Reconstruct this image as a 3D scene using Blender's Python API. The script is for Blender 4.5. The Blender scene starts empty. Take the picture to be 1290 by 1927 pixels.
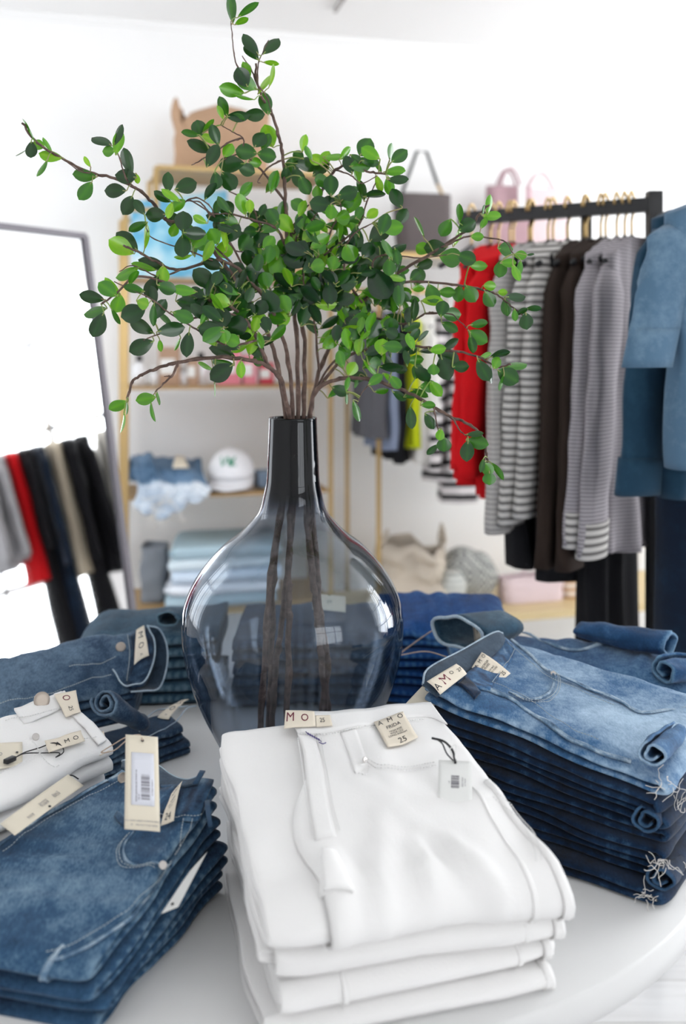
import bpy, bmesh, math, random
from mathutils import Vector, Matrix, noise
from bpy_extras.object_utils import world_to_camera_view
PI = math.pi
scene = bpy.context.scene
COL = scene.collection
# ------------------------------------------------------------------ camera
EYE = 1.44; FP = 1881.25; CX = 645.0; HY = 640.0
cam_d = bpy.data.cameras.new('camera'); cam = bpy.data.objects.new('camera', cam_d); COL.objects.link(cam)
cam.location = (0, 0, EYE); cam.rotation_euler = (PI/2, 0, 0)
cam_d.sensor_fit = 'HORIZONTAL'; cam_d.sensor_width = 24.0; cam_d.lens = 35.0
cam_d.shift_y = -(963.5-HY)/1290.0
cam_d.clip_start = 0.05
cam_d.dof.use_dof = True; cam_d.dof.focus_distance = 1.40; cam_d.dof.aperture_fstop = 2.5
scene.camera = cam
scene.view_settings.view_transform = 'Standard'; scene.view_settings.look = 'None'
scene.view_settings.gamma = 1.0; scene.view_settings.use_curve_mapping = False
scene.view_settings.exposure = 0.47
# ------------------------------------------------------------------ room frame (rotated 15 degrees)
WD = Vector((.966, .259, 0)); WN = Vector((.259, -.966, 0)); P0 = Vector((-.6, 4.0, 0))
def RM(t, k, z=0.0):            # t along the back wall, k into the room
    return P0 + WD*t + WN*k + Vector((0, 0, z))
TL, TR, KF, CEIL = -1.6, 3.3, 6.4, 2.70
# ------------------------------------------------------------------ world + daylight through the windows
w = bpy.data.worlds.new('world'); scene.world = w; w.use_nodes = True
bg = w.node_tree.nodes['Background']; bg.inputs[0].default_value = (.92, .96, 1, 1); bg.inputs[1].default_value = 3.0
def area(name, loc, direction, sx, sy, power, col=(1, 1, 1)):
    l = bpy.data.lights.new(name, 'AREA'); l.shape = 'RECTANGLE'; l.size = sx; l.size_y = sy; l.energy = power; l.color = col
    o = bpy.data.objects.new(name, l); COL.objects.link(o); o.location = loc
    o.rotation_euler = Vector(direction).to_track_quat('-Z', 'Z').to_euler(); return o
WINS = dict(right=(0.5, 3.1, .92, 2.45), front=(0.5, 2.9, .8, 2.4), left=(0.35, 1.75, .8, 2.35))
area('daylight_right', RM(TR-.01, 1.8, 1.685), -WD, 2.5, 1.45, 66, (.96, .98, 1))
area('daylight_front', RM(1.7, KF-.01, 1.6), -WN, 2.3, 1.5, 11, (1, .99, .97))
area('daylight_left', RM(TL+.01, 1.05, 1.575), WD, 1.3, 1.45, 2, (.97, .985, 1))
# ------------------------------------------------------------------ helpers
def tag(o, label=None, cat=None, group=None, kind=None):
    if label: o['label'] = label
    if cat: o['category'] = cat
    if group: o['group'] = group
    if kind: o['kind'] = kind
    return o
def thing(name, label, cat, loc, group=None):
    o = bpy.data.objects.new(name, None); COL.objects.link(o); o.empty_display_size = .05
    o.location = loc; return tag(o, label, cat, group)
def root_loc(p):
    l = Vector((0, 0, 0))
    while p is not None: l = l + p.location; p = p.parent
    return l
class MB:
    def __init__(s): s.v = []; s.f = []; s.w = []
    def add(s, vs, fs, wear=None):
        n = len(s.v); s.v += [Vector(v) for v in vs]; s.f += [tuple(i+n for i in f) for f in fs]
        s.w += (wear if wear is not None else [0.0]*len(vs))
        return s
    def grid(s, fn, nu, nv, cu=False, cv=False, wear=None, flip=False):
        vs = []; ws = []
        mu = nu if cu else nu+1; mv = nv if cv else nv+1
        for i in range(mu):
            for j in range(mv):
                vs.append(fn(i/nu, j/nv)); ws.append(wear(i/nu, j/nv) if wear else 0.0)
        fs = []
        for i in range(nu):
            for j in range(nv):
                a = i*mv+j; b = ((i+1) % mu)*mv+j; c = ((i+1) % mu)*mv+(j+1) % mv; d = i*mv+(j+1) % mv
                fs.append((a, d, c, b) if flip else (a, b, c, d))
        s.add(vs, fs, ws); return s
    def box(s, c, sz, rz=0.0, M=None):
        hx, hy, hz = sz[0]/2, sz[1]/2, sz[2]/2
        vs = [Vector((x*hx, y*hy, z*hz)) for x in (-1, 1) for y in (-1, 1) for z in (-1, 1)]
        R = M if M is not None else Matrix.Rotation(rz, 3, 'Z')
        vs = [R @ v + Vector(c) for v in vs]
        s.add(vs, [(0, 1, 3, 2), (4, 6, 7, 5), (0, 4, 5, 1), (2, 3, 7, 6), (0, 2, 6, 4), (1, 5, 7, 3)]); return s
    def bar(s, a, b, wx, wy=None):
        a = Vector(a); b = Vector(b); d = b-a; q = d.to_track_quat('Z', 'X').to_matrix()
        return s.box((a+b)/2, (wx, wy or wx, d.length), M=q)
    def tube(s, pts, r, n=8, cap=True, wear=None):
        pts = [Vector(p) for p in pts]; m = len(pts)
        rs = r if isinstance(r, (list, tuple)) else [r]*m
        T = [(pts[min(i+1, m-1)]-pts[max(i-1, 0)]).normalized() for i in range(m)]
        up = Vector((0, 0, 1)) if abs(T[0].z) < .9 else Vector((1, 0, 0))
        N = (up - T[0]*up.dot(T[0])).normalized(); vs = []
        for i in range(m):
            N = (N - T[i]*N.dot(T[i]))
            N = N.normalized() if N.length > 1e-6 else T[i].orthogonal().normalized()
            B = T[i].cross(N)
            for j in range(n):
                t = 2*PI*j/n; vs.append(pts[i]+(N*math.cos(t)+B*math.sin(t))*rs[i])
        fs = [(i*n+j, i*n+(j+1) % n, (i+1)*n+(j+1) % n, (i+1)*n+j) for i in range(m-1) for j in range(n)]
        if cap: fs += [tuple(range(n))[::-1], tuple((m-1)*n+j for j in range(n))]
        s.add(vs, fs, [wear or 0.0]*len(vs)); return s
    def lathe(s, prof, c, n=48, closed=False):
        vs = [Vector((c[0]+r*math.cos(2*PI*j/n), c[1]+r*math.sin(2*PI*j/n), c[2]+z)) for r, z in prof for j in range(n)]
        m = len(prof); k = m if closed else m-1
        fs = [(i*n+j, i*n+(j+1) % n, ((i+1) % m)*n+(j+1) % n, ((i+1) % m)*n+j) for i in range(k) for j in range(n)]
        s.add(vs, fs); return s
    def ball(s, c, r, n=16, m=10):
        if not isinstance(r, (tuple, list)): r = (r, r, r)
        c = Vector(c)
        s.grid(lambda u, v: c+Vector((r[0]*math.cos(2*PI*u)*math.sin(PI*v), r[1]*math.sin(2*PI*u)*math.sin(PI*v), -r[2]*math.cos(PI*v))), n, m, cu=True)
        return s
    def disc(s, c, nrm, r, h, n=24):
        c = Vector(c); nrm = Vector(nrm).normalized()
        prof = [(0, 0), (r*.92, 0), (r, h*.3), (r, h*.7), (r*.9, h), (r*.55, h*.92), (0, h*.9)]
        q = nrm.to_track_quat('Z', 'X').to_matrix(); k = len(s.v)
        s.lathe(prof, (0, 0, 0), n)
        for i in range(k, len(s.v)): s.v[i] = q @ s.v[i] + c
        return s
    def build(s, name, mat, parent=None, smooth=True, solid=0, bevel=0, subsurf=0, off=0.0):
        me = bpy.data.meshes.new(name)
        if parent is not None: o0 = root_loc(parent)
        else:
            xs = [v.x for v in s.v]; ys = [v.y for v in s.v]; zs = [v.z for v in s.v]
            o0 = Vector(((min(xs)+max(xs))/2, (min(ys)+max(ys))/2, min(zs)))
        me.from_pydata([v-o0 for v in s.v], [], s.f)
        at = me.attributes.new('wear', 'FLOAT', 'POINT'); at.data.foreach_set('value', s.w)
        bm = bmesh.new(); bm.from_mesh(me)
        bmesh.ops.remove_doubles(bm, verts=bm.verts, dist=1e-6)
        bmesh.ops.recalc_face_normals(bm, faces=bm.faces); bm.to_mesh(me); bm.free()
        me.materials.append(mat)
        for p in me.polygons: p.use_smooth = smooth
        o = bpy.data.objects.new(name, me); COL.objects.link(o)
        if parent is None: o.location = o0
        else: o.parent = parent
        if solid:
            m = o.modifiers.new('solid', 'SOLIDIFY'); m.thickness = solid; m.offset = off
        if bevel:
            m = o.modifiers.new('bevel', 'BEVEL'); m.width = bevel; m.segments = 2; m.limit_method = 'ANGLE'
        if subsurf:
            m = o.modifiers.new('sub', 'SUBSURF'); m.levels = subsurf; m.render_levels = subsurf
        return o
def at(x, y, Y):                  # a point of the photograph at distance Y
    return Vector(((x-CX)/FP*Y, Y, EYE-(y-HY)/FP*Y))
def atz(x, y, z):                 # a point of the photograph at height z
    Y = (EYE-z)*FP/(y-HY); return Vector(((x-CX)/FP*Y, Y, z))
def px(p): return (CX+p.x/p.y*FP, HY+(EYE-p.z)/p.y*FP)
def cr(pts, n):                   # catmull-rom resample
    pts = [Vector(p) for p in pts]; out = []
    P = [pts[0]*2-pts[1]]+pts+[pts[-1]*2-pts[-2]]
    for i in range(1, len(P)-2):
        for k in range(n):
            t = k/n; a, b, c, d = P[i-1:i+3]
            out.append(.5*((2*b)+(c-a)*t+(2*a-5*b+4*c-d)*t*t+(3*b-a-3*c+d)*t*t*t))
    out.append(pts[-1]); return out
# ------------------------------------------------------------------ materials
MATS = {}
class NT:
    def __init__(s, name):
        s.m = bpy.data.materials.new(name); s.m.use_nodes = True; s.t = s.m.node_tree; s.n = s.t.nodes; s.l = s.t.links
        s.b = s.n['Principled BSDF']; s.out = s.n['Material Output']
    def nd(s, typ, **k):
        n = s.n.new(typ)
        for a, v in k.items():
            if a.startswith('i_'):
                a = a[2:]; n.inputs[int(a) if a.isdigit() else a.replace('_', ' ')].default_value = v
            else: setattr(n, a, v)
        return n
    def co(s, scale=(1, 1, 1), kind='Object'):
        tc = s.nd('ShaderNodeTexCoord'); mp = s.nd('ShaderNodeMapping'); s.l.new(tc.outputs[kind], mp.inputs[0])
        mp.inputs['Scale'].default_value = scale; return mp.outputs[0]
    def noise(s, scale, detail=4, co=None, rough=.55):
        n = s.nd('ShaderNodeTexNoise'); n.inputs['Scale'].default_value = scale; n.inputs['Detail'].default_value = detail
        n.inputs['Roughness'].default_value = rough
        s.l.new(co or s.co(), n.inputs['Vector']); return n.outputs[0]
    def ramp(s, fac, stops):
        r = s.nd('ShaderNodeValToRGB'); e = r.color_ramp.elements
        while len(e) < len(stops): e.new(.5)
        for i, (p, c) in enumerate(stops): e[i].position = p; e[i].color = tuple(c)+(1,) if len(c) == 3 else c
        s.l.new(fac, r.inputs[0]); return r.outputs[0]
    def mix(s, fac, a, b, mode='MIX'):
        m = s.nd('ShaderNodeMix', data_type='RGBA', blend_type=mode)
        for sock, v in ((m.inputs['Factor'], fac), (m.inputs['A'], a), (m.inputs['B'], b)):
            if hasattr(v, 'links'): s.l.new(v, sock)
            elif isinstance(v, (int, float)): sock.default_value = v
            else: sock.default_value = tuple(v)+(1,) if len(v) == 3 else v
        return m.outputs['Result']
    def math(s, op, a, b=0.0, clamp=False):
        m = s.nd('ShaderNodeMath', operation=op, use_clamp=clamp)
        for i, v in enumerate((a, b)):
            if hasattr(v, 'links'): s.l.new(v, m.inputs[i])
            else: m.inputs[i].default_value = v
        return m.outputs[0]
    def col(s, c):
        if hasattr(c, 'links'): s.l.new(c, s.b.inputs['Base Color'])
        else: s.b.inputs['Base Color'].default_value = tuple(c)+(1,)
        return s
    def set(s, **k):
        for a, v in k.items(): s.b.inputs[a.replace('_', ' ')].default_value = v
        return s
    def bump(s, h, strength=.3, dist=.001):
        b = s.nd('ShaderNodeBump'); b.inputs['Strength'].default_value = strength; b.inputs['Distance'].default_value = dist
        s.l.new(h, b.inputs['Height']); s.l.new(b.outputs[0], s.b.inputs['Normal']); return s
def plain(name, c, rough=.6, metal=0.0, spec=.5, var=.06, scale=30):
    t = NT(name); n = t.noise(scale, 3)
    t.col(t.mix(n, [x*(1-var) for x in c], [min(1, x*(1+var)) for x in c]))
    t.set(Roughness=rough, Metallic=metal); t.b.inputs['Specular IOR Level'].default_value = spec
    return t.m
def denim(name, dark, mid, light, grain=.5):
    t = NT(name)
    co = t.co()
    wear = t.nd('ShaderNodeAttribute', attribute_name='wear').outputs['Fac']
    big = t.noise(9, 4, co); fine = t.noise(420, 3, t.co((1, .35, 1)))
    mid_n = t.noise(60, 4, co, .65)
    f = t.math('ADD', wear, t.math('MULTIPLY', t.math('SUBTRACT', big, .5), 1.0))
    f = t.math('ADD', f, t.math('MULTIPLY', t.math('SUBTRACT', mid_n, .5), .6))
    f = t.math('ADD', f, t.math('MULTIPLY', t.math('SUBTRACT', fine, .5), grain), True)
    t.col(t.ramp(f, [(0, dark), (.42, mid), (1, light)]))
    t.set(Roughness=.85); t.b.inputs['Specular IOR Level'].default_value = .15
    t.b.inputs['Sheen Weight'].default_value = .15
    wv = t.nd('ShaderNodeTexWave', bands_direction='DIAGONAL'); wv.inputs['Scale'].default_value = 330; wv.inputs['Distortion'].default_value = 1.5
    t.l.new(co, wv.inputs['Vector'])
    h = t.math('ADD', t.math('MULTIPLY', wv.outputs['Fac'], .5), fine)
    t.bump(t.math('ADD', h, t.math('MULTIPLY', mid_n, 1.5)), .35, .0008)
    return t.m
def cloth(name, c, var=.08, bump=.25, rough=.9, sc=300):
    t = NT(name); n = t.noise(sc, 3); b = t.noise(14, 3)
    t.col(t.mix(b, [x*(1-var) for x in c], [min(1, x*(1+var)) for x in c])); t.set(Roughness=rough)
    t.b.inputs['Specular IOR Level'].default_value = .15
    t.bump(n, bump, .0008); return t.m
def striped(name, c1, c2, period, duty=.5, axis='Z', soft=.04, var=0):
    t = NT(name); sep = t.nd('ShaderNodeSeparateXYZ'); t.l.new(t.co(), sep.inputs[0])
    wob = t.math('MULTIPLY', t.noise(6, 2), .25 if var == 0 else var)
    f = t.math('FRACT', t.math('ADD', t.math('DIVIDE', sep.outputs[axis], period), wob))
    r = t.ramp(f, [(0, c1), (max(.01, duty-soft), c1), (duty+soft, c2), (1-soft, c2)])
    t.col(r).set(Roughness=.9); t.b.inputs['Specular IOR Level'].default_value = .1
    t.bump(t.noise(300, 2), .3, .001); return t.m
M_wall = plain('wall_paint', (.90, .895, .89), .8, var=.01, scale=3)
M_ceil = plain('ceiling_paint', (.88, .875, .87), .85, var=.01, scale=3)
def floor_mat():
    t = NT('whitewashed_boards')
    br = t.nd('ShaderNodeTexBrick'); mp = t.co((1, 1, 1)); t.l.new(mp, br.inputs['Vector'])
    br.inputs['Scale'].default_value = 1.0; br.inputs['Brick Width'].default_value = 1.4; br.inputs['Row Height'].default_value = .14
    br.inputs['Mortar Size'].default_value = .003; br.inputs['Color1'].default_value = (.72, .72, .73, 1); br.inputs['Color2'].default_value = (.64, .64, .655, 1); br.inputs['Mortar'].default_value = (.42, .41, .40, 1)
    g = t.noise(5, 6, t.co((1, 14, 1)))
    t.col(t.mix(.35, br.outputs['Color'], t.ramp(g, [(.3, (.55, .54, .53)), (.7, (.85, .85, .86))]))); t.set(Roughness=.35); return t.m
M_floor = floor_mat()
M_table = plain('white_table_lacquer', (.72, .715, .71), .38, var=.01, scale=4)
M_gold = plain('brass_metal', (.52, .36, .16), .35, .75)
M_woodgold = plain('honey_wood', (.42, .27, .12), .5)
M_black = plain('black_metal', (.012, .012, .014), .45)
M_blackp = plain('black_plastic', (.01, .01, .012), .5)
M_cream = plain('cream_card', (.78, .71, .58), .75, var=.02)
M_card = plain('white_card', (.80, .80, .78), .7, var=.02)
M_label = cloth('cream_label_weave', (.80, .72, .60), .03, .2)
M_ink = plain('black_ink', (.02, .02, .025), .6)
M_mar = plain('maroon_ink', (.16, .01, .035), .6)
M_sticker = plain('sticker_paper', (.72, .73, .80), .6, var=.01)
M_grayink = plain('grey_ink', (.16, .15, .18), .6)
M_cord = plain('natural_cord', (.55, .42, .33), .8)
M_steel = plain('brushed_metal', (.55, .52, .5), .35, .9)
M_copper = plain('dull_metal_button', (.42, .36, .31), .45, .7)
M_thread = plain('pale_thread', (.45, .50, .52), .9, var=.15)
M_threadw = plain('frayed_thread', (.75, .72, .68), .9)
M_threadwhite = plain('white_stitching', (.80, .79, .78), .9)
M_white = cloth('white_denim', (.885, .87, .86), .02, .5, sc=420)
M_white2 = cloth('white_denim_inside', (.80, .77, .74), .03, .35, sc=420)
M_dB = denim('mid_blue_denim', (.004, .016, .045), (.032, .090, .175), (.27, .41, .53))
M_dC = denim('light_blue_denim', (.006, .026, .075), (.045, .135, .28), (.42, .57, .72), .4)
M_dC2 = denim('dark_indigo_denim', (.0015, .006, .018), (.005, .024, .066), (.055, .13, .24), .45)
M_dE = denim('slate_blue_denim', (.005, .015, .036), (.024, .055, .105), (.18, .27, .37))
M_dG = denim('teal_blue_denim', (.008, .025, .045), (.030, .08, .13), (.20, .31, .38))
M_dH = denim('bright_blue_denim', (.004, .02, .085), (.012, .07, .24), (.10, .26, .50))
M_dI = denim('medium_blue_denim', (.006, .022, .06), (.024, .085, .20), (.20, .36, .52))
M_din = denim('denim_reverse', (.015, .03, .05), (.05, .08, .12), (.15, .2, .25))
M_seam = denim('pale_denim_edge', (.03, .07, .13), (.12, .21, .32), (.50, .60, .68), .6)
# ------------------------------------------------------------------ the room
def struct(name, mb, mat, **k):
    o = mb.build(name, mat, None, smooth=False, **k); o['kind'] = 'structure'; return o
def rbox(mb, t0, t1, k0, k1, z0, z1):
    vs = [RM(t, k, z) for t in (t0, t1) for k in (k0, k1) for z in (z0, z1)]
    mb.add(vs, [(0, 1, 3, 2), (4, 6, 7, 5), (0, 4, 5, 1), (2, 3, 7, 6), (0, 2, 6, 4), (1, 5, 7, 3)]); return mb
struct('floor', rbox(MB(), TL-.2, TR+.2, -.2, KF+.2, -.1, 0), M_floor)
struct('ceiling', rbox(MB(), TL-.2, TR+.2, -.2, KF+.2, CEIL, CEIL+.1), M_ceil)
struct('wall_back', rbox(MB(), TL-.12, TR+.12, -.12, 0, 0, CEIL), M_wall)
def wall_open(name, side, lo, hi, z0, z1):
    mb = MB()
    for (a, b, c, d) in ((None, lo, 0, CEIL), (hi, None, 0, CEIL), (lo, hi, 0, z0), (lo, hi, z1, CEIL)):
        if side in ('right', 'left'):
            a2 = 0 if a is None else a; b2 = KF if b is None else b
            t0, t1 = (TR, TR+.12) if side == 'right' else (TL-.12, TL)
            rbox(mb, t0, t1, a2, b2, c, d)
        else:
            a2 = TL-.12 if a is None else a; b2 = TR+.12 if b is None else b
            rbox(mb, a2, b2, KF, KF+.12, c, d)
    struct(name, mb, M_wall)
for sd, (lo, hi, z0, z1) in WINS.items(): wall_open('wall_'+sd, sd, lo, hi, z0, z1)
M_frame = plain('window_frame_paint', (.75, .75, .75), .5)
for i, (sd, (lo, hi, z0, z1)) in enumerate(WINS.items()):
    mb = MB(); fw = .05; n = 3
    segs = [(lo, hi, z0, z0+fw), (lo, hi, z1-fw, z1)] + [(lo+(hi-lo-fw)*q/n, lo+(hi-lo-fw)*q/n+fw, z0, z1) for q in range(n+1)] + [(lo, hi, z0+(z1-z0)*.6, z0+(z1-z0)*.6+.035)]
    for (a, b, c, d) in segs:
        if sd == 'right': rbox(mb, TR-.07, TR-.02, a, b, c, d)
        elif sd == 'left': rbox(mb, TL+.02, TL+.07, a, b, c, d)
        else: rbox(mb, a, b, KF-.07, KF-.02, c, d)
    struct('window_%d' % (i+1), mb, M_frame)
struct('trim_1', rbox(MB(), TL, TR, 0, .012, CEIL-.03, CEIL), M_ceil)
struct('baseboard_back', rbox(MB(), TL, TR, 0, .015, 0, .1), M_wall)
# small dark seam between two ceiling boards
mb = MB(); a = at(630, 39, 3.80); b = at(672, -14, 3.45); a.z = b.z = CEIL-.006; mb.bar(a, b, .022, .012)
struct('trim_2', mb, plain('ceiling_seam', (.45, .43, .42), .8))

# ------------------------------------------------------------------ the round table
TZ = .75; TC = Vector((-.07, 1.585, 0)); TRAD = .62
table = thing('round_table', 'white round display table holding the jeans stacks and glass vase', 'table', (TC.x, TC.y, 0))
prof = [(0, TZ), (TRAD-.004, TZ), (TRAD, TZ-.003), (TRAD, TZ-.037), (TRAD-.004, TZ-.04), (0, TZ-.04)]
MB().lathe([(r, z) for r, z in prof], (TC.x, TC.y, 0), 160).build('tabletop', M_table, table)
MB().lathe([(.32, 0), (.32, .02), (.06, .04), (.045, .08), (.045, .66), (.12, .71)], (TC.x, TC.y, 0), 48).build('pedestal', M_table, table)

# ------------------------------------------------------------------ surfaces of folded cloth
def bil(q, a, b): return (q[0]*(1-a)+q[1]*a)*(1-b)+(q[3]*(1-a)+q[2]*a)*b
class Surf:
    """top face of a folded garment: corners rear-left, rear-right, front-right, front-left (xy) and heights above the table"""
    def __init__(s, c, h, ridges=(), amp=.004, seed=0, freq=9, base=TZ):
        s.c = [Vector((x, y, 0)) for x, y in c]; s.h = list(h); s.r = ridges; s.amp = amp; s.seed = seed; s.fq = freq; s.base = base
        s.W = ((s.c[1]-s.c[0]).length+(s.c[2]-s.c[3]).length)/2; s.L = ((s.c[3]-s.c[0]).length+(s.c[2]-s.c[1]).length)/2
    def H(s, a, b): a = min(1.1, max(-.1, a)); b = min(1.1, max(-.2, b)); return bil(s.h, a, b)
    def D(s, a, b):
        x, y = a*s.W, b*s.L; sd = s.seed*7.31
        d = noise.noise(Vector((x*s.fq, y*s.fq, sd)))*s.amp + noise.noise(Vector((x*s.fq*2.7, y*s.fq*2.3, sd+5)))*s.amp*.45
        d += abs(noise.noise(Vector((x*s.fq*1.3+y*s.fq*.9, y*s.fq*1.9-x*4, sd+9))))*s.amp*.8
        for (a0, b0, a1, b1, wd, am) in s.r:
            dx, dy = (a1-a0)*s.W, (b1-b0)*s.L; L2 = dx*dx+dy*dy
            t = max(0, min(1, ((a-a0)*s.W*dx+(b-b0)*s.L*dy)/L2))
            ex, ey = (a-a0)*s.W-t*dx, (b-b0)*s.L-t*dy
            fade = .35+.65*math.sin(PI*min(1, max(0, .15+t*.7)))
            d += am*fade*math.exp(-(ex*ex+ey*ey)/(wd*wd))
        return d
    def G(s, a, b, c, k=1.0):
        p = bil(s.c, a, b); p = Vector((p.x, p.y, 0)); p.z = s.base+s.H(a, b)+c+s.D(a, b)*k
        return p
    def top(s, a, b, l=0.0): return s.G(a, b, l)
    def inv(s, x, y):
        a, b = .5, .5
        for _ in range(25):
            p0 = px(s.top(a, b)); e = 1e-3; pa = px(s.top(a+e, b)); pb = px(s.top(a, b+e))
            J = [[(pa[0]-p0[0])/e, (pb[0]-p0[0])/e], [(pa[1]-p0[1])/e, (pb[1]-p0[1])/e]]
            det = J[0][0]*J[1][1]-J[0][1]*J[1][0]
            if abs(det) < 1e-6: break
            rx, ry = x-p0[0], y-p0[1]
            da = (rx*J[1][1]-ry*J[0][1])/det; db = (ry*J[0][0]-rx*J[1][0])/det
            a += max(-.2, min(.2, da)); b += max(-.2, min(.2, db))
            a = max(-.4, min(1.4, a)); b = max(-.4, min(1.4, b))
        return a, b
def se(x, e): return math.copysign(abs(x)**e, x)
def uwrk(S, a, q, TT):
    return math.sin(PI*q)*((S.D(a, 1.0+.10*math.sin(PI*q))-S.D(a, 1.0)*.3)*1.1+.010*noise.noise(Vector((a*4, q*2, S.seed*3.7)))*(TT/.03))
def folded(mb, S, n, seed, a0=0.0, a1=1.0, b0=0.0, wearf=None, puff=1.25, layers=2, basew=.30, top=True, seamw=.5, gapj=.006, bot=1.0, nb=52):
    """one pair of folded jeans: nested flattened legs that run along the top, turn at the front and come back below"""
    rnd = random.Random(seed)
    offs = [(2*q+1)/(4.0*layers)*1.0 for q in range(layers)]      # fractions of T from mid plane
    for li, of in enumerate(offs):
        ja = rnd.uniform(-gapj, gapj)/S.W; jb = rnd.uniform(-gapj, gapj)/S.W
        jL = rnd.uniform(-.004, .004)/S.L
        outer = li == layers-1
        sd = seed*3.7+li
        arc = 10; ns = nb*2+arc
        L_arc = 1.0
        def path(t):
            i = t*ns
            if i <= nb: return ('t', i/nb)
            if i <= nb+arc: return ('u', (i-nb)/arc)
            return ('b', 1-(i-nb-arc)/nb)
        def fn(t, ph):
            kind, q = path(t)
            cs, sn = math.cos(2*PI*ph), math.sin(2*PI*ph)
            T = lambda a, b: S.H(a, b)/n
            e = .16
            lat = se(cs, .28); th = se(sn, .75)
            if kind == 't': bb = b0+(1-b0)*q
            elif kind == 'u': bb = 1.0
            else: bb = b0*.5+(1-b0*.5)*q+(1-bot)*(1-q)
            wl = noise.noise(Vector((bb*3.1, sd, 1.7)))*gapj/S.W; wr = noise.noise(Vector((bb*3.4, sd, 8.2)))*gapj/S.W
            aL = a0+ja+wl; aR = a1+jb+wr
            a = (aL+aR)/2+(aR-aL)/2*lat
            TT = T(a, bb); hth = TT/(4.0*layers)*1.02*th
            mid = -TT/2
            edge = abs(lat)**6
            r = of*TT
            gap = .10*TT*noise.noise(Vector((a*3, bb*4, sd+3)))
            if kind == 't':
                c = mid+r+hth+gap*.5; out = 0.0
                kf = 1.0 if outer else .6
            elif kind == 'u':
                th2 = PI*q; pf = 1+(puff-1)*math.sin(th2)
                c = mid+(r+hth)*math.cos(th2); out = (r+hth)*math.sin(th2)*pf
                kf = (1.0 if outer else .6)*(1-q)
                out += uwrk(S, a, q, TT)
            else:
                c = mid-r-hth+gap*.3; out = 0.0; kf = 0.0
            c -= edge*.0015*(1 if kind == 't' else 0)
            return S.G(a, bb+out/S.L+jL, c, kf)
        def wf(t, ph):
            kind, q = path(t); cs = math.cos(2*PI*ph); sn = math.sin(2*PI*ph)
            lat = se(cs, .28)
            side = max(0, abs(cs)-.80)/.2
            bb = q if kind == 't' else (1 if kind == 'u' else q)
            dash = .6+.4*math.sin(bb*95+sd)
            wv = basew+seamw*side*dash*(.45+.55*noise.noise(Vector((bb*5, sd, 2)))+.3)
            if kind == 'u': wv += .16*math.sin(PI*q)
            if wearf and kind != 'b' and outer and sn > -.2: wv += wearf((lat+1)/2, bb)
            return wv
        mb.grid(fn, ns, 28, cv=True, wear=wf)
        # close the two ends
        base = len(mb.v)-(ns+1)*28
        mb.f.append(tuple(base+j for j in range(28))); mb.f.append(tuple(base+ns*28+j for j in range(28))[::-1])
    return mb
def frame_px(S, quad, lift=.0015):
    """frame s,t in [0,1] over a photographed quad (bottom-left, bottom-right, top-right, top-left of the printed label) lying on S"""
    ab = [Vector(S.inv(*q)+(0,)) for q in quad]
    def F(s, t, l=0.0):
        p = (ab[0]*(1-s)+ab[1]*s)*(1-t)+(ab[3]*(1-s)+ab[2]*s)*t
        return S.top(p.x, p.y, lift+l)
    return F
def frame_pts(q, bend=0.0):
    q = [Vector(p) for p in q]
    nrm = (q[1]-q[0]).cross(q[3]-q[0]).normalized()
    def F(s, t, l=0.0):
        return (q[0]*(1-s)+q[1]*s)*(1-t)+(q[3]*(1-s)+q[2]*s)*t+nrm*(l+bend*math.sin(PI*t)+bend*.3*math.sin(PI*s))
    return F
def slab(F, nu=8, nv=8, th=.0008):
    mb = MB()
    mb.grid(lambda u, v: F(u, v, 0), nu, nv); mb.grid(lambda u, v: F(u, v, -th), nu, nv, flip=True)
    for fa in (lambda u, v: F(u, 0, -th*v), lambda u, v: F(u, 1, -th*v)): mb.grid(fa, nu, 1)
    for fa in (lambda u, v: F(0, u, -th*v), lambda u, v: F(1, u, -th*v)): mb.grid(fa, nv, 1)
    return mb
def glyphs(txt):
    cu = bpy.data.curves.new('t', 'FONT'); cu.body = txt; cu.size = 1; cu.align_x = 'CENTER'; cu.align_y = 'CENTER'; cu.resolution_u = 3
    cu.offset = 0.0
    o = bpy.data.objects.new('t', cu); COL.objects.link(o); dg = bpy.context.evaluated_depsgraph_get()
    me = bpy.data.meshes.new_from_object(o.evaluated_get(dg)); v = [x.co.copy() for x in me.vertices]; f = [tuple(p.vertices) for p in me.polygons]
    bpy.data.objects.remove(o); bpy.data.curves.remove(cu); bpy.data.meshes.remove(me); return v, f
def text(mb, F, txt, s, t, hs, ht, rot=0.0, lift=.0004):
    """txt centred at s,t of frame F; hs/ht = letter height in s-units / t-units"""
    v, f = glyphs(txt); c, sn = math.cos(rot), math.sin(rot)
    mb.add([F(s+(p.x*c-p.y*sn)*hs*1.35, t+(p.x*sn+p.y*c)*ht*1.35, lift) for p in v], f); return mb
def bars(mb, F, s0, s1, t0, t1, n, seed, along='t', lift=.0005):
    r = random.Random(seed); x = 0.0; spans = []
    while x < 1: w_ = r.choice((.012, .02, .035))*40/n; spans.append((x, min(1, x+w_))); x += w_+r.choice((.012, .02, .03))*40/n
    for a, b in spans:
        if along == 't': q = [(s0, t0+(t1-t0)*a), (s1, t0+(t1-t0)*a), (s1, t0+(t1-t0)*b), (s0, t0+(t1-t0)*b)]
        else: q = [(s0+(s1-s0)*a, t0), (s0+(s1-s0)*b, t0), (s0+(s1-s0)*b, t1), (s0+(s1-s0)*a, t1)]
        mb.add([F(u, v, lift) for u, v in q], [(0, 1, 2, 3)])
    return mb
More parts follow.
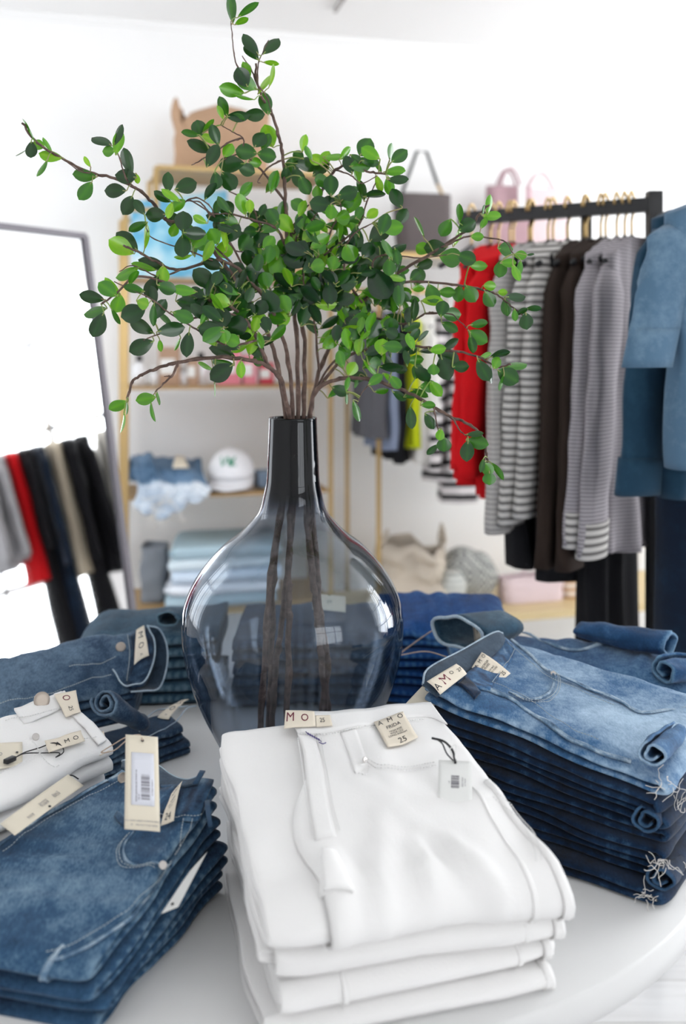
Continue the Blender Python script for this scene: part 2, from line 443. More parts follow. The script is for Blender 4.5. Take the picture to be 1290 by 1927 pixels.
def line_on(mb, S, pts, r=.0007, lift=.0012, n=6, stitched=0.0, ab=False, wear=.6):
    q = [(Vector(p+(0,)) if ab else Vector(S.inv(*p)+(0,))) for p in pts]
    q = cr(q, n) if len(q) > 2 else [q[0].lerp(q[1], i/12) for i in range(13)]
    for p in q: p.x = min(1, max(0, p.x)); p.y = min(1.05, p.y)
    P = [S.top(p.x, p.y, lift) for p in q]
    if not stitched: mb.tube(P, r, 5, wear=wear); return mb
    # dashes
    acc = 0.0; seg = []; on = True
    D_ = []
    for i in range(len(P)-1):
        m = max(1, int((P[i+1]-P[i]).length/.0012))
        for k in range(m): D_.append(P[i].lerp(P[i+1], k/m))
    st = max(2, int(stitched/.0012)); i = 0
    while i+st < len(D_): mb.tube([D_[i], D_[i+st//2]+Vector((0, 0, r*.6)), D_[i+st]], r, 4, wear=wear); i += st+max(1, st//3)
    return mb
def ribbon_on(S, ptsL, ptsR, lift=.002, th=.0018, n=6, cols=5, bulge=.0, ab=False, wear=None, narrow=1.0):
    qa = cr([(Vector(p+(0,)) if ab else Vector(S.inv(*p)+(0,))) for p in ptsL], n)
    qb = cr([(Vector(p+(0,)) if ab else Vector(S.inv(*p)+(0,))) for p in ptsR], n)
    for p in qa+qb: p.x = min(1.0, max(0, p.x)); p.y = min(1.05, p.y)
    m = len(qa)-1
    if narrow != 1.0: qb = [x.lerp(y, narrow) for x, y in zip(qa, qb)]
    def F(s, t, l=0.0):
        x = s*m; i = min(m-1, int(x)); fr = x-i
        A = qa[i].lerp(qa[i+1], fr); B_ = qb[i].lerp(qb[i+1], fr); p = A.lerp(B_, t)
        return S.top(p.x, p.y, lift+l+bulge*math.sin(PI*t))
    mb = slab(F, m, cols, th)
    if wear is not None: mb.w = [wear+.5*noise.noise(v*75)+.12*math.sin((v.x+v.y*.7)*480) for v in mb.v]
    else: mb.w = [.35+.5*noise.noise(v*40) for v in mb.v]
    return mb, F
# ------------------------------------------------------------------ folded jeans
def stack(corners, h, n, mat, name, labels, group, seed, ridges=(), amp=.004, freq=9, wearf=None, puff=1.25, outer=None, jit=.006, seamw=.5, gapj=.006, base=TZ, mats=None, layers=1, fr=None, basew=.30):
    out = []; top = None
    rnd = random.Random(seed)
    for i in range(n):
        th_ = fr or [1.0/n]*n; f = sum(th_[i:])
        cs = [(x+(rnd.uniform(-jit, jit) if i else 0), y+(rnd.uniform(-jit, jit) if i else 0)) for x, y in corners]
        S = Surf(cs, [q*f for q in h], ridges if i == 0 else (), amp if i == 0 else .0012, seed+i, freq, base=base)
        c = sum((Vector((x, y, 0)) for x, y in cs), Vector((0, 0, 0)))/4
        t = thing(name, labels[i] if isinstance(labels, (list, tuple)) else labels, 'jeans', (c.x, c.y, base+min(h)*(f-th_[i])), group)
        mb = MB(); folded(mb, S, f/th_[i], seed+i*13, wearf=wearf if i == 0 else None, puff=puff, seamw=seamw, gapj=gapj, layers=layers, basew=basew if i else .37)
        if i == 0 and outer:
            k0 = len(mb.v)
        mb.build('folded_legs', (mats[i] if mats else mat), t)
        out.append((t, S)); 
    return out
# surface class whose H can be scaled (sub-garments share corner frames)
def stitch(t, S, lines, mat=M_thread, r=.0005, lift=.0022, name='stitching'):
    mb = MB()
    for pts in lines: line_on(mb, S, pts, r, lift, stitched=.0035)
    mb.build(name, mat, t)
def label(t, F, w, h, texts, mat=M_label, ink=M_ink, th=.0007, nu=10, nv=8, extra=None, name='label'):
    o = slab(F, nu, nv, th).build(name, mat, t, smooth=True)
    mb = MB(); mb2 = MB()
    for (txt, s, tt, size, *r) in texts:
        tgt = mb2 if (len(r) > 1 and r[1]) else mb
        text(tgt, F, txt, s, tt, size/w, size/h, r[0] if r else 0.0)
    if extra: extra(mb, F)
    if mb.v: mb.build('printing', ink, o, smooth=False)
    if mb2.v: mb2.build('printing', M_mar, o, smooth=False)
    return o
def rivet(t, S, x, y, r=.0045, mat=M_steel, name='rivet', lift=.002):
    a, b = S.inv(x, y); p = S.top(a, b, lift)
    n = (S.top(a+.02, b)-p).cross(S.top(a, b+.02)-p); n = n if n.z > 0 else -n
    MB().disc(p, n, r, r*.35).build(name, mat, t)

# ============================ A: the white stack in front
Ac = [(-.162, 1.31), (.125, 1.38), (.226, 1.082), (-.080, 1.000)]
Ah = [.178, .178, .128, .138]
Ar = [(.52, 1.12, .60, .80, .009, .007), (.66, 1.12, .59, .80, .012, -.006), (.36, 1.1, .50, .68, .011, .006), (.76, 1.12, .66, .84, .008, .006), (.22, 1.12, .25, .86, .012, .008), (.32, 1.12, .34, .82, .007, -.005), (.45, .45, .62, .78, .010, .004),
      (.62, .1, .60, .6, .012, .003), (.5, .2, .52, .6, .010, -.002), (.8, .35, .98, .30, .012, -.003), (.85, .72, 1.0, .6, .015, .004), (.12, .0, .16, .9, .03, -.006), (.95, .0, 1.0, .9, .02, -.003)]
GA = 'white jeans in the front stack'
A = stack(Ac, Ah, 4, M_white, 'folded_jeans', ['white folded jeans with waist labels, topmost of the front white stack', 'white folded jeans, second from the top of the front white stack', 'white folded jeans, third from the top of the front white stack', 'white folded jeans lying on the table at the bottom of the front white stack'], GA, 11, Ar, .0055, 9, puff=1.5, gapj=.011, jit=.010, layers=2, fr=[.33, .27, .22, .18])
t, S = A[0]
# the front half folded over the legs: a sheet from waist over the turn
def front_panel(S, aL, aR, b0, n, th=.003, lift=.004, arc=8, nb=44, na=26, drop=1.0, puff=1.5):
    mb = MB(); ns = nb+arc
    def fn(t, s, dl):
        i = t*ns
        a_l = aL(min(1, i/nb)); a_r = aR(min(1, i/nb)); a = a_l+(a_r-a_l)*s
        edge = (abs(2*s-1))**10
        rr = S.H(a, 1)/n/2+lift+dl
        if i <= nb:
            b = b0+(1-b0)*i/nb
            return S.G(a, b, lift+dl-edge*.003)
        q = (i-nb)/arc*drop
        T = S.H(a, 1)/n
        pf = 1+(puff-1)*math.sin(PI*q)
        ow = uwrk(S, a, q, T)
        return S.G(a, 1+(math.sin(PI*q)*rr*pf+ow)/S.L, -T/2+rr*math.cos(PI*q)-edge*.001, 1-q)
    for dl, fl in ((0, False), (-th, True)): mb.grid(lambda u, v: fn(u, v, dl), ns, na, flip=fl)
    mb.grid(lambda u, v: fn(u, 0, -th*v), ns, 1); mb.grid(lambda u, v: fn(u, 1, -th*v), ns, 1)
    mb.grid(lambda u, v: fn(0, u, -th*v), na, 1); mb.grid(lambda u, v: fn(1, u, -th*v), na, 1)
    return mb
front_panel(S, lambda b: .37-.22*b+.05*math.sin(b*7), lambda b: 1.0, -.01, 1/.33, lift=.006).build('front_panel', M_white, t)
LA = .0075
spiral_later = True
for k_ in range(4):                       # raised outseams that run over the front turn
    tk, Sk = A[k_]; fr_ = [.33, .27, .22, .18]; nk = sum(fr_[k_:])/fr_[k_]
    lf = .0075 if k_ == 0 else .0012
    front_panel(Sk, lambda b: .875+.012*math.sin(b*5), lambda b: .893+.012*math.sin(b*5), .45, nk, th=.0015, lift=lf, na=4).build('outseam', M_white, tk)
    front_panel(Sk, lambda b: .965, lambda b: 1.0, .55, nk, th=.0015, lift=lf+.0008, na=4).build('side_hem', M_white, tk)
    if k_: front_panel(Sk, lambda b: .22+.01*k_, lambda b: .238+.01*k_, .6, nk, th=.0015, lift=lf, na=4).build('inseam', M_white, tk)
def lined(S, pts, lift, r=.0006, st=.0035):
    mb = MB(); line_on(mb, S, pts, r, lift, stitched=st); return mb
# waistband, fly, coin pocket, pocket bag as raised strips
r1, _ = ribbon_on(S, [(560, 1388), (640, 1384), (710, 1374), (800, 1358), (842, 1372)], [(537, 1352), (620, 1349), (700, 1342), (780, 1333), (812, 1331)], LA, .002); r1.build('waistband', M_white, t)
r2, _ = ribbon_on(S, [(560, 1390), (570, 1426), (577, 1490), (592, 1592)], [(590, 1390), (604, 1440), (614, 1500), (632, 1585)], LA, .0025); r2.build('fly', M_white, t)
r3, _ = ribbon_on(S, [(640, 1388), (652, 1420), (667, 1464)], [(668, 1380), (680, 1412), (692, 1448)], LA, .002); r3.build('belt_loop', M_white, t)
mb = MB()
for pts in ([(690, 1446), (715, 1458), (760, 1462), (822, 1452)], [(692, 1441), (716, 1452), (760, 1456), (820, 1446)], [(604, 1400), (612, 1450), (625, 1520), (640, 1580)], [(667, 1468), (690, 1470), (694, 1450)],
            [(562, 1392), (640, 1389), (712, 1380), (800, 1364)], [(935, 1505), (985, 1545), (1012, 1600), (1020, 1640)], [(927, 1512), (975, 1552), (1002, 1604), (1010, 1645)], [(560, 1400), (566, 1440), (574, 1500), (588, 1590)]):
    line_on(mb, S, pts, .0007, LA+.0006, stitched=.003)
mb.build('stitching', M_threadwhite, t)
rivet(t, S, 686, 1443, .0045, lift=LA)
F = frame_px(S, [(534, 1386), (594, 1381), (591, 1353), (537, 1351)], LA+.003)
label(t, F, .046, .024, [('M', .18, .55, .013, 0, True), ('O', .66, .5, .011, 0, True)])
F = frame_px(S, [(595, 1382), (625, 1380), (621, 1360), (593, 1361)], LA+.003)
label(t, F, .023, .016, [('25', .42, .5, .006)])
F = frame_px(S, [(729, 1421), (786, 1402), (758, 1353), (703, 1373)], LA+.003)
label(t, F, .043, .048, [('A', .16, .88, .0075), ('M', .48, .88, .0075), ('O', .84, .88, .0075), ('FRIDA', .5, .66, .0055), ('HIGH RISE', .5, .50, .003), ('WIDE LEG', .5, .42, .003), ('LONG INSEAM', .5, .34, .003), ('25', .55, .12, .0085)])
mb = MB()                                     # buttonhole marks
for k in range(7): line_on(mb, S, [(575+k*4, 1392+k*2.2), (580+k*4, 1398+k*2.2)], .0006, LA+.003)
line_on(mb, S, [(600, 1412), (607, 1415), (613, 1413)], .0007, LA+.003); mb.build('buttonhole', plain('violet_thread', (.10, .08, .22), .8), t)
# gathered corner at the front left
def gather(c, axis, r, length, turns=1.3, n=30):
    c = Vector(c); ax = Vector(axis).normalized(); u = ax.cross(Vector((0, 0, 1))).normalized(); v = u.cross(ax); mb = MB()
    def P(s, q):
        a_ = 1.0+turns*2*PI*s; rr = r*(1-.62*s)*(1+1.1*q)
        return c+ax*(length*q)+u*rr*math.cos(a_)+v*rr*(.8-.45*q)*math.sin(a_)
    mb.grid(P, n, 10); return mb
gather(S.top(.235, .90, .006), S.top(.22, 1.03, -.004)-S.top(.235, .90, .006), .011, .055).build('gathered_fold', M_white, t, solid=.003)
# hang tag on the right
def hang_tag(q, lab, printing, mat=M_card, bend=.001, cat='tag', hole=(.5, .92), sticker=None, name='hang_tag', group=None):
    F = frame_pts(q, bend)
    w_ = (Vector(q[1])-Vector(q[0])).length; h_ = (Vector(q[3])-Vector(q[0])).length
    c = sum((Vector(p) for p in q), Vector((0, 0, 0)))/4; c.z = min(Vector(p).z for p in q)
    tg = thing(name, lab, cat, c, group)
    card = slab(F, 8, 10, .0006).build('card', mat, tg)
    if sticker:
        s0, s1, t0, t1 = sticker
        slab(lambda s, t, l=0: F(s0+(s1-s0)*s, t0+(t1-t0)*t, .0004+l), 6, 6, .0002).build('sticker', M_sticker, tg)
    mb = MB(); printing(mb, F, w_, h_)
    if mb.v: mb.build('printing', M_grayink, tg, smooth=False)
    hp = F(hole[0], hole[1], .001); n = (F(.5, .5, 1)-F(.5, .5, 0))
    MB().disc(hp, n, .0018, .0006, 12).build('eyelet', M_ink, tg)
    return tg, F
def prA(mb, F, w_, h_):
    bars(mb, F, .38, .62, .38, .66, 26, 3)
    text(mb, F, 'AMO-0025', .72, .52, .045, .035, PI/2, .0007); text(mb, F, '25 WHT', .80, .52, .045, .035, PI/2, .0007); text(mb, F, '168', .32, .50, .04, .03, PI/2, .0007)
pt = lambda x, y, Y: at(x, y, Y)
sA = lambda x, y, l: S.top(*S.inv(x, y), l)
qa_, qb_ = sA(823, 1515, .018), sA(888, 1520, .018)
tg, F = hang_tag([at(823, 1515, qa_.y), at(888, 1520, qb_.y), at(887, 1433, qb_.y+.035), at(825, 1430, qa_.y+.035)], 'small white price tag with barcode and black cord on the front white stack', prA, hole=(.5, .95))
YA = qa_.y+.03
cd = MB().tube(cr([F(.5, .95, .002), at(852, 1415, YA), at(843, 1402, YA+.015), at(832, 1394, YA+.025), at(812, 1389, YA+.03)], 6), .0015, 6)
cd.tube(cr([F(.44, .98, .002), at(840, 1418, YA), at(832, 1400, YA+.015), at(824, 1393, YA+.02)], 6), .001, 5)
cd.build('cord', M_blackp, tg)
MB().tube(cr([F(.48, .97, .003), at(846, 1412, YA), at(857, 1402, YA), at(856, 1424, YA-.005), F(.55, .98, .003)], 6), .0005, 5).build('plastic_loop', M_card, tg)

# ============================ B: the denim stack at left front
Bc = [(-.315, 1.29), (-.150, 1.248), (-.235, 1.005), (-.52, 1.07)]
Bh = [.118, .132, .066, .070]
def wB(a, b):
    return .30*math.exp(-((a-.45)**2/.10+(b-.62)**2/.12))-.10*(b < .15)+.10*noise.noise(Vector((a*9, b*5, 1)))
Br = [(.78, 1.1, .62, .6, .010, .006), (.2, .2, .3, .8, .02, -.006), (.9, .1, .95, .8, .012, .006), (.40, .58, .75, .50, .010, .005), (.25, .72, .6, .66, .010, .005), (.15, .15, .05, .6, .010, .006), (.7, .3, .92, .42, .01, -.005), (.1, .45, .35, .40, .009, .005), (.5, .82, .95, .74, .012, .005), (.55, 1.1, .45, .8, .012, .006)]
B = stack(Bc, Bh, 4, M_dB, 'folded_jeans', ['blue denim jeans carrying the long cream price tag, topmost of the left front stack', 'blue denim jeans, second from top in the left front stack', 'blue denim jeans, third from top in the left front stack', 'blue denim jeans lying on the table under the left front stack'], 'blue jeans in the left front stack', 31, Br, .004, 10, wB, puff=2.3, gapj=.011, seamw=.45, basew=.20)
t, S = B[0]
LB = .001
rb, _ = ribbon_on(S, [(200, 1468), (234, 1500), (270, 1528), (305, 1540), (340, 1543), (389, 1539)], [(228, 1439), (262, 1466), (298, 1484), (340, 1474), (370, 1466), (402, 1468)], LB, .003, wear=.33); rb.build('waistband', M_dB, t)
# rear part of the waist standing up behind the front edge
def wall_strip(top, bottom, n=6, th=.0022):
    A_ = cr(top, n); B_ = cr(bottom, n); m = len(A_)-1
    mb = MB()
    def F(s, v):
        i = min(m-1, int(s*m)); f = s*m-i; return A_[i].lerp(A_[i+1], f).lerp(B_[i].lerp(B_[i+1], f), v)
    mb.grid(F, m, 5, wear=lambda u, v: .3); return mb
zt = .87
wall_strip([at(230, 1432, 1.275), at(262, 1428, 1.31), at(298, 1442, 1.32), at(322, 1459, 1.30), at(350, 1468, 1.275), at(372, 1462, 1.27)], [at(228, 1446, 1.25), at(262, 1462, 1.262), at(298, 1482, 1.262), at(322, 1484, 1.258), at(350, 1480, 1.25), at(372, 1476, 1.25)]).build('rear_waistband', M_din, t, solid=.002)
MB().tube(cr([at(230, 1432, 1.275), at(262, 1428, 1.31), at(298, 1442, 1.32), at(322, 1459, 1.30), at(350, 1468, 1.275), at(372, 1462, 1.27)], 6), .0016, 6, wear=.7).build('waistband_edge', M_seam, t)
for P in ([(214, 1542), (232, 1560), (240, 1550), (221, 1533)], [(385, 1514), (392, 1563), (400, 1560), (395, 1512)]):
    slab(frame_px(S, P, .005), 4, 6, .002).build('belt_loop', M_seam, t)
slab(frame_pts([at(362, 1474, 1.24), at(372, 1474, 1.24), at(386, 1450, 1.262), at(376, 1449, 1.262)]), 3, 4, .002).build('belt_loop', M_seam, t)
# pocket: inset cloth + double seam
pc = [(250, 1566), (233, 1588), (231, 1612), (246, 1628), (278, 1626), (304, 1630), (342, 1625)]
rp, _ = ribbon_on(S, [(x, y) for x, y in pc], [(x+8, y-5) for x, y in pc], .0012, .0016, wear=.45, narrow=.5); rp.build('pocket_edge', M_seam, t)
rp, _ = ribbon_on(S, [(342, 1634), (285, 1684), (250, 1722), (214, 1748), (143, 1790), (89, 1806)], [(352, 1630), (294, 1688), (258, 1728), (220, 1754), (150, 1797), (97, 1815)], .001, .0014, wear=.45, narrow=.5); rp.build('outseam', M_seam, t)
aa_, ba_ = S.inv(89, 1808)
mbs = front_panel(S, lambda b: aa_-.006-.5*max(0, b-ba_), lambda b: aa_+.016-.5*max(0, b-ba_), min(.97, ba_), 4, th=.0012, lift=.0012, na=4, puff=2.3); mbs.w = [.5+.5*noise.noise(v*75) for v in mbs.v]; mbs.build('outseam_turn', M_seam, t)
rp, _ = ribbon_on(S, [(222, 1458), (143, 1500), (71, 1540), (0, 1588), (-60, 1630)], [(226, 1464), (148, 1506), (76, 1546), (4, 1595), (-55, 1637)], .001, .0012, wear=.45, narrow=.5); rp.build('fly_seam', M_seam, t)
stitch(t, S, [[(x-6, y+5) for x, y in pc[:6]], [(x-11, y+9) for x, y in pc[:6]], [(335, 1628), (278, 1680), (243, 1716), (205, 1741), (136, 1782), (80, 1798)], [(389, 1536), (340, 1540), (305, 1537), (270, 1525)], [(222, 1474), (140, 1516), (70, 1558), (0, 1610)], [(345, 1545), (340, 1580), (338, 1618)], [(362, 1545), (356, 1580), (352, 1620)]], lift=.003)
line_on(MB(), S, [(42, 1621), (50, 1629)], .0009, .002).build('bar_tack', plain('yellow_thread', (.55, .42, .08), .8), t)
rivet(t, S, 306, 1632, .0048); rivet(t, S, 231, 1470, .007, M_copper, 'button', .004)
F = frame_px(S, [(302, 1563), (327, 1553), (343, 1478), (322, 1503)], .006)
label(t, F, .026, .05, [('24', .45, .17, .0095), ('AMO', .5, .85, .005, .35), ('BABE', .5, .66, .0035, .35), ('MID RISE', .5, .54, .003, .35), ('SLIM', .5, .44, .003, .35)])
def prB(mb, F, w_, h_):
    bars(mb, F, .47, .72, .30, .56, 34, 7)
    text(mb, F, 'BABE JEAN BLUE WASH 24', .33, .44, .05, .021, PI/2, .0007); text(mb, F, 'ML 8', .41, .32, .05, .02, PI/2, .0007); text(mb, F, '8 10003 52004 3', .80, .43, .045, .018, PI/2, .0007)
    text(mb, F, 'ALL-CARE LABELS COMPOSTABLE', .5, .085, .048, .017, 0, .0007); text(mb, F, '100% RECYCLED PAPER', .62, .045, .045, .016, 0, .0007)
    mb.lathe([(.0014, 0), (.0022, 0)], (0, 0, 0), 12) if 0 else None
    k = len(mb.v); text(mb, F, 'O', .2, .045, .06, .02, 0, .0007)
tg, F = hang_tag([at(234, 1560, 1.12), at(301, 1565, 1.125), at(297, 1387, 1.215), at(236, 1382, 1.21)], 'long cream barcode tag propped on the left front blue jeans', prB, M_cream, .0015, sticker=(.18, .86, .24, .80), hole=(.52, .935))
MB().tube(cr([F(.52, .935, .002), at(262, 1383, 1.22), at(236, 1388, 1.25), at(215, 1400, 1.27), at(190, 1416, 1.28), at(215, 1412, 1.27), at(240, 1392, 1.25), F(.4, .99, -.003)], 6), .0008, 5).build('cord', M_cord, tg)
tg, F = hang_tag([at(303, 1719, 1.075), at(335, 1706, 1.08), at(390, 1602, 1.165), at(356, 1640, 1.13)], 'blank white paper tag sticking out of the left front blue stack', lambda *a: None, M_card, 0.0, hole=(.5, .1))

# ============================ C: the dark stack at the right with a light pair on top
Cc = [(.27, 1.66), (.117, 1.425), (.385, 1.225), (.540, 1.455)]     # a=0 rear edge, a=1 front edge, b=0 waist, b=1 fold
Ch = [.195, .198, .150, .165]
def wC(a, b):
    return .45*math.exp(-((a-.55)**2/.09+(b-.72)**2/.14))+.16*noise.noise(Vector((a*8, b*6, 4)))+.08
Cr_ = [(.1, .35, .25, 1.0, .014, -.004), (.04, .3, .08, .95, .008, .004), (.9, .1, .88, .9, .010, .003), (.5, .4, .6, .95, .015, -.003), (.3, .2, .42, .5, .008, .003), (.35, .15, .5, .32, .007, -.003), (.8, .2, .7, .6, .01, .0025)]
CLAB = ['light blue jeans with waist labels, topmost of the right stack'] + ['dark indigo jeans, %s pair down in the right stack' % q for q in ('second', 'third', 'fourth', 'fifth', 'sixth', 'seventh')]
C_ = stack(Cc, Ch, 7, M_dC2, 'folded_jeans', CLAB, 'jeans in the right stack', 51, Cr_, .0045, 10, wC, puff=1.5, gapj=.011, jit=.010, mats=[M_dC]+[M_dC2]*6, seamw=.42, basew=.20)
t, S = C_[0]
rb, _ = ribbon_on(S, [(945, 1196), (930, 1222), (905, 1248), (876, 1272), (858, 1288)], [(970, 1222), (962, 1244), (946, 1264), (930, 1284), (922, 1302)], .003, .003, wear=.35); rb.build('waistband', M_dC, t)
rb, _ = ribbon_on(S, [(864, 1284), (919, 1302), (962, 1320), (1013, 1354), (1064, 1391), (1124, 1418), (1186, 1437)], [(872, 1276), (925, 1292), (968, 1310), (1020, 1343), (1072, 1378), (1130, 1405), (1190, 1424)], .002, .002, wear=.55, narrow=.45); rb.build('fly_seam', M_seam, t)
rb, _ = ribbon_on(S, [(962, 1203), (996, 1229), (1038, 1265), (1094, 1288), (1166, 1318), (1209, 1340), (1290, 1330)], [(958, 1209), (990, 1236), (1033, 1272), (1090, 1296), (1160, 1326), (1206, 1348), (1290, 1339)], .002, .0018, wear=.55, narrow=.45); rb.build('outseam', M_seam, t)
pc = [(1034, 1262), (1044, 1280), (1036, 1306), (1013, 1319), (980, 1316), (956, 1306)]
rb, _ = ribbon_on(S, pc, [(1027, 1266), (1035, 1281), (1028, 1301), (1010, 1311), (982, 1309), (960, 1299)], .003, .0018, wear=.55, narrow=.45); rb.build('pocket_edge', M_seam, t)
stitch(t, S, [[(x+6, y+4) for x, y in pc], [(x+10, y+7) for x, y in pc], [(925, 1288), (968, 1306), (1020, 1339), (1072, 1374), (1130, 1400)], [(968, 1226), (958, 1246), (942, 1266), (926, 1288)], [(955, 1214), (986, 1240), (1028, 1276), (1086, 1301), (1156, 1332)]], lift=.004)
# rear waist rim with labels inside
rim_t = [at(795, 1288, 1.42), at(806, 1258, 1.46), at(868, 1224, 1.54), at(928, 1191, 1.62), at(945, 1192, 1.64)]
rim_b = [at(822, 1312, 1.405), at(842, 1294, 1.425), at(890, 1262, 1.50), at(938, 1224, 1.58), at(950, 1204, 1.63)]
wall_strip(rim_t, rim_b).build('rear_waistband', M_din, t, solid=.0025)
MB().tube(cr(rim_t, 6), .0019, 6, wear=.8).build('waistband_edge', M_seam, t)
F = frame_pts([at(828, 1307, 1.400), at(878, 1268, 1.452), at(858, 1249, 1.468), at(803, 1282, 1.412)], .002)
label(t, F, .055, .024, [('A', .08, .4, .010, .1), ('M', .38, .5, .014, .1, True), ('O', .66, .62, .006), ('27', .90, .5, .006)])
F = frame_pts([at(936, 1288, 1.470), at(960, 1267, 1.495), at(906, 1227, 1.545), at(887, 1256, 1.50)], .002)
label(t, F, .036, .055, [('A', .16, .88, .007), ('M', .48, .88, .007), ('O', .84, .88, .007), ('GEORGIA', .45, .70, .004), ('FLARE', .45, .61, .004), ('HIGH RISE', .45, .46, .003), ('LONG FLARE', .45, .38, .003), ('25', .7, .12, .007)])
rivet(t, S, 1040, 1270, .004)
rb, _ = ribbon_on(S, [(863, 1290), (878, 1302), (892, 1318)], [(876, 1276), (892, 1292), (904, 1306)], .004, .003); rb.build('belt_loop', M_dC2, t)
# curled hems at the fold end
def spiral_roll(c, axis, r0, turns, length, th=.0025, r1=None, squash=1.0, start=0.0, n=40, tilt=Vector((0, 0, 1)), wear=.35):
    c = Vector(c); ax = Vector(axis).normalized(); u = ax.cross(tilt).normalized(); v = u.cross(ax)
    r1 = r1 or r0*.3; mb = MB()
    def F(s, q):
        a = start+turns*2*PI*s; r = r0+(r1-r0)*s
        r *= 1+.20*noise.noise(Vector((math.cos(a)*1.3, math.sin(a)*1.3, q*3+c.x*40)))-.35*q*q
        return c+ax*(length*q)+u*(r*math.cos(a))+v*(r*squash*math.sin(a)-.25*r0*q)+noise.noise_vector(Vector((q*4, a*.8, c.x*30)))*r0*.12
    mb.grid(F, n, 14, wear=lambda s, q: wear+.4*(q < .05)); return mb
axC = Vector((.155, .235, -.01))
for (x, y, Y, k, rr) in ((1228, 1420, 1.228, 0, .019), (1216, 1545, 1.222, 3, .018), (1244, 1655, 1.215, 6, .019)):
    tt = C_[k][0]
    spiral_roll(at(x, y, Y), axC, rr, 1.6, .12, r1=rr*.35, squash=.8, start=2.0, wear=.3).build('curled_hem', M_dC2 if k else M_dC, tt, solid=.003)
def fray(mb, c, n, R, seed, r=.00045):
    rd = random.Random(seed)
    for _ in range(n):
        p = Vector(c)+Vector((rd.uniform(-R, R), rd.uniform(-R, R)*.3, rd.uniform(-R, R)*.5)); P = [p]; d = Vector((rd.uniform(-1, 1), rd.uniform(-.5, .5), rd.uniform(-1, .4)))
        for _k in range(5):
            d = (d+Vector((rd.uniform(-1, 1), rd.uniform(-.5, .5), rd.uniform(-1, .8)))*.9).normalized(); P.append(P[-1]+d*R*.35)
        mb.tube(cr(P, 4), r, 4)
    return mb
for (x, y, Y, k, nn) in ((1252, 1480, 1.222, 1, 9), (1285, 1497, 1.24, 1, 9), (1240, 1628, 1.212, 5, 12), (1290, 1632, 1.25, 5, 5), (1222, 1685, 1.212, 6, 9)):
    fray(MB(), at(x, y, Y), nn, .014, x).build('frayed_hem', M_threadw, C_[k][0])

# ============================ D: the white stack at the left
Dc = [(-.430, 1.47), (-.325, 1.385), (-.445, 1.165), (-.60, 1.26)]
Dh = [.165, .135, .125, .150]
Dl = ['white jeans with metal button and loose labels, topmost of the left white stack', 'white jeans, second from top in the left white stack', 'white jeans lowest in the left white stack']
D_ = stack(Dc, Dh, 3, M_white, 'folded_jeans', Dl, 'white jeans in the left stack', 71, [(.3, .1, .4, .7, .012, .003), (.7, .0, .65, .6, .01, .003)], .005, 11, gapj=.014, jit=.016)
t, S = D_[0]
rivet(t, S, 78, 1325, .0115, M_copper, 'button', .006)
rivet(t, S, 67, 1391, .005, M_steel, 'rivet', .003)
rb, _ = ribbon_on(S, [(20, 1330), (60, 1315), (95, 1303), (120, 1300)], [(45, 1362), (90, 1345), (125, 1330), (140, 1325)], .002, .003); rb.build('fly', M_white, t)
F = frame_px(S, [(102, 1314), (124, 1357), (152, 1347), (143, 1306)], .006)
label(t, F, .045, .028, [('O', .25, .45, .011, 0, True), ('25', .72, .5, .007)])
rb, _ = ribbon_on(S, [(95, 1300), (130, 1345), (165, 1380), (188, 1408)], [(112, 1300), (150, 1342), (185, 1374), (202, 1396)], .003, .003); rb.build('waistband', M_white, t)
F = frame_px(S, [(92, 1424), (160, 1402), (152, 1382), (84, 1402)], .006)
label(t, F, .055, .022, [('A', .3, .5, .008), ('M', .55, .5, .008), ('O', .8, .5, .008)])
stitch(t, S, [[(10, 1360), (80, 1345), (150, 1330)], [(0, 1460), (60, 1430), (130, 1400), (185, 1390)], [(60, 1400), (90, 1440), (130, 1455)]], M_threadwhite, .0007, .003)
tg, F = hang_tag([at(-30, 1452, 1.26), at(42, 1440, 1.30), at(42, 1396, 1.35), at(-30, 1400, 1.33)], 'cream tag with black looped cord on the left white jeans', lambda mb, F, w_, h_: text(mb, F, 'O', .42, .5, .08, .12, 0, .0008), M_cream, .001, hole=(.85, .5))
MB().tube(cr([at(26, 1427, 1.30), at(46, 1416, 1.32), at(75, 1407, 1.335), at(100, 1398, 1.345), at(116, 1404, 1.342), at(119, 1416, 1.33), at(105, 1425, 1.322), at(112, 1417, 1.325), at(80, 1417, 1.325), at(46, 1418, 1.315), at(26, 1427, 1.30)], 6), .0008, 5).build('cord', M_blackp, tg)
MB().bar(at(10, 1434, 1.285), at(27, 1426, 1.30), .006, .008).build('seal', M_blackp, tg, bevel=.001)
t1, S1 = D_[1]
F = frame_px(S, [(172, 1372), (188, 1408), (206, 1398), (195, 1362)], -.010)
label(t1, F, .045, .022, [('M', .25, .5, .010), ('O', .7, .5, .009)])
def prD(mb, F, w_, h_):
    text(mb, F, 'LANGUAGE OF LIVING', .45, .50, .020, .12, 0, .0008); text(mb, F, 'AMO DENIM CO', .45, .32, .025, .10, 0, .0008); text(mb, F, 'LOS ANGELES', .3, .72, .018, .09, 0, .0008)
tg, F = hang_tag([at(0, 1550, 1.165), at(128, 1457, 1.285), at(157, 1478, 1.270), at(28, 1572, 1.150)][::-1][1:]+[at(28, 1572, 1.150)], 'long cream swing tag lying on the lowest left white jeans', prD, M_cream, .001, hole=(.1, .5))
MB().tube(cr([at(123, 1474, 1.275), at(124, 1464, 1.285), at(135, 1459, 1.29), at(148, 1466, 1.29)], 6), .0009, 5).build('cord', M_blackp, tg)

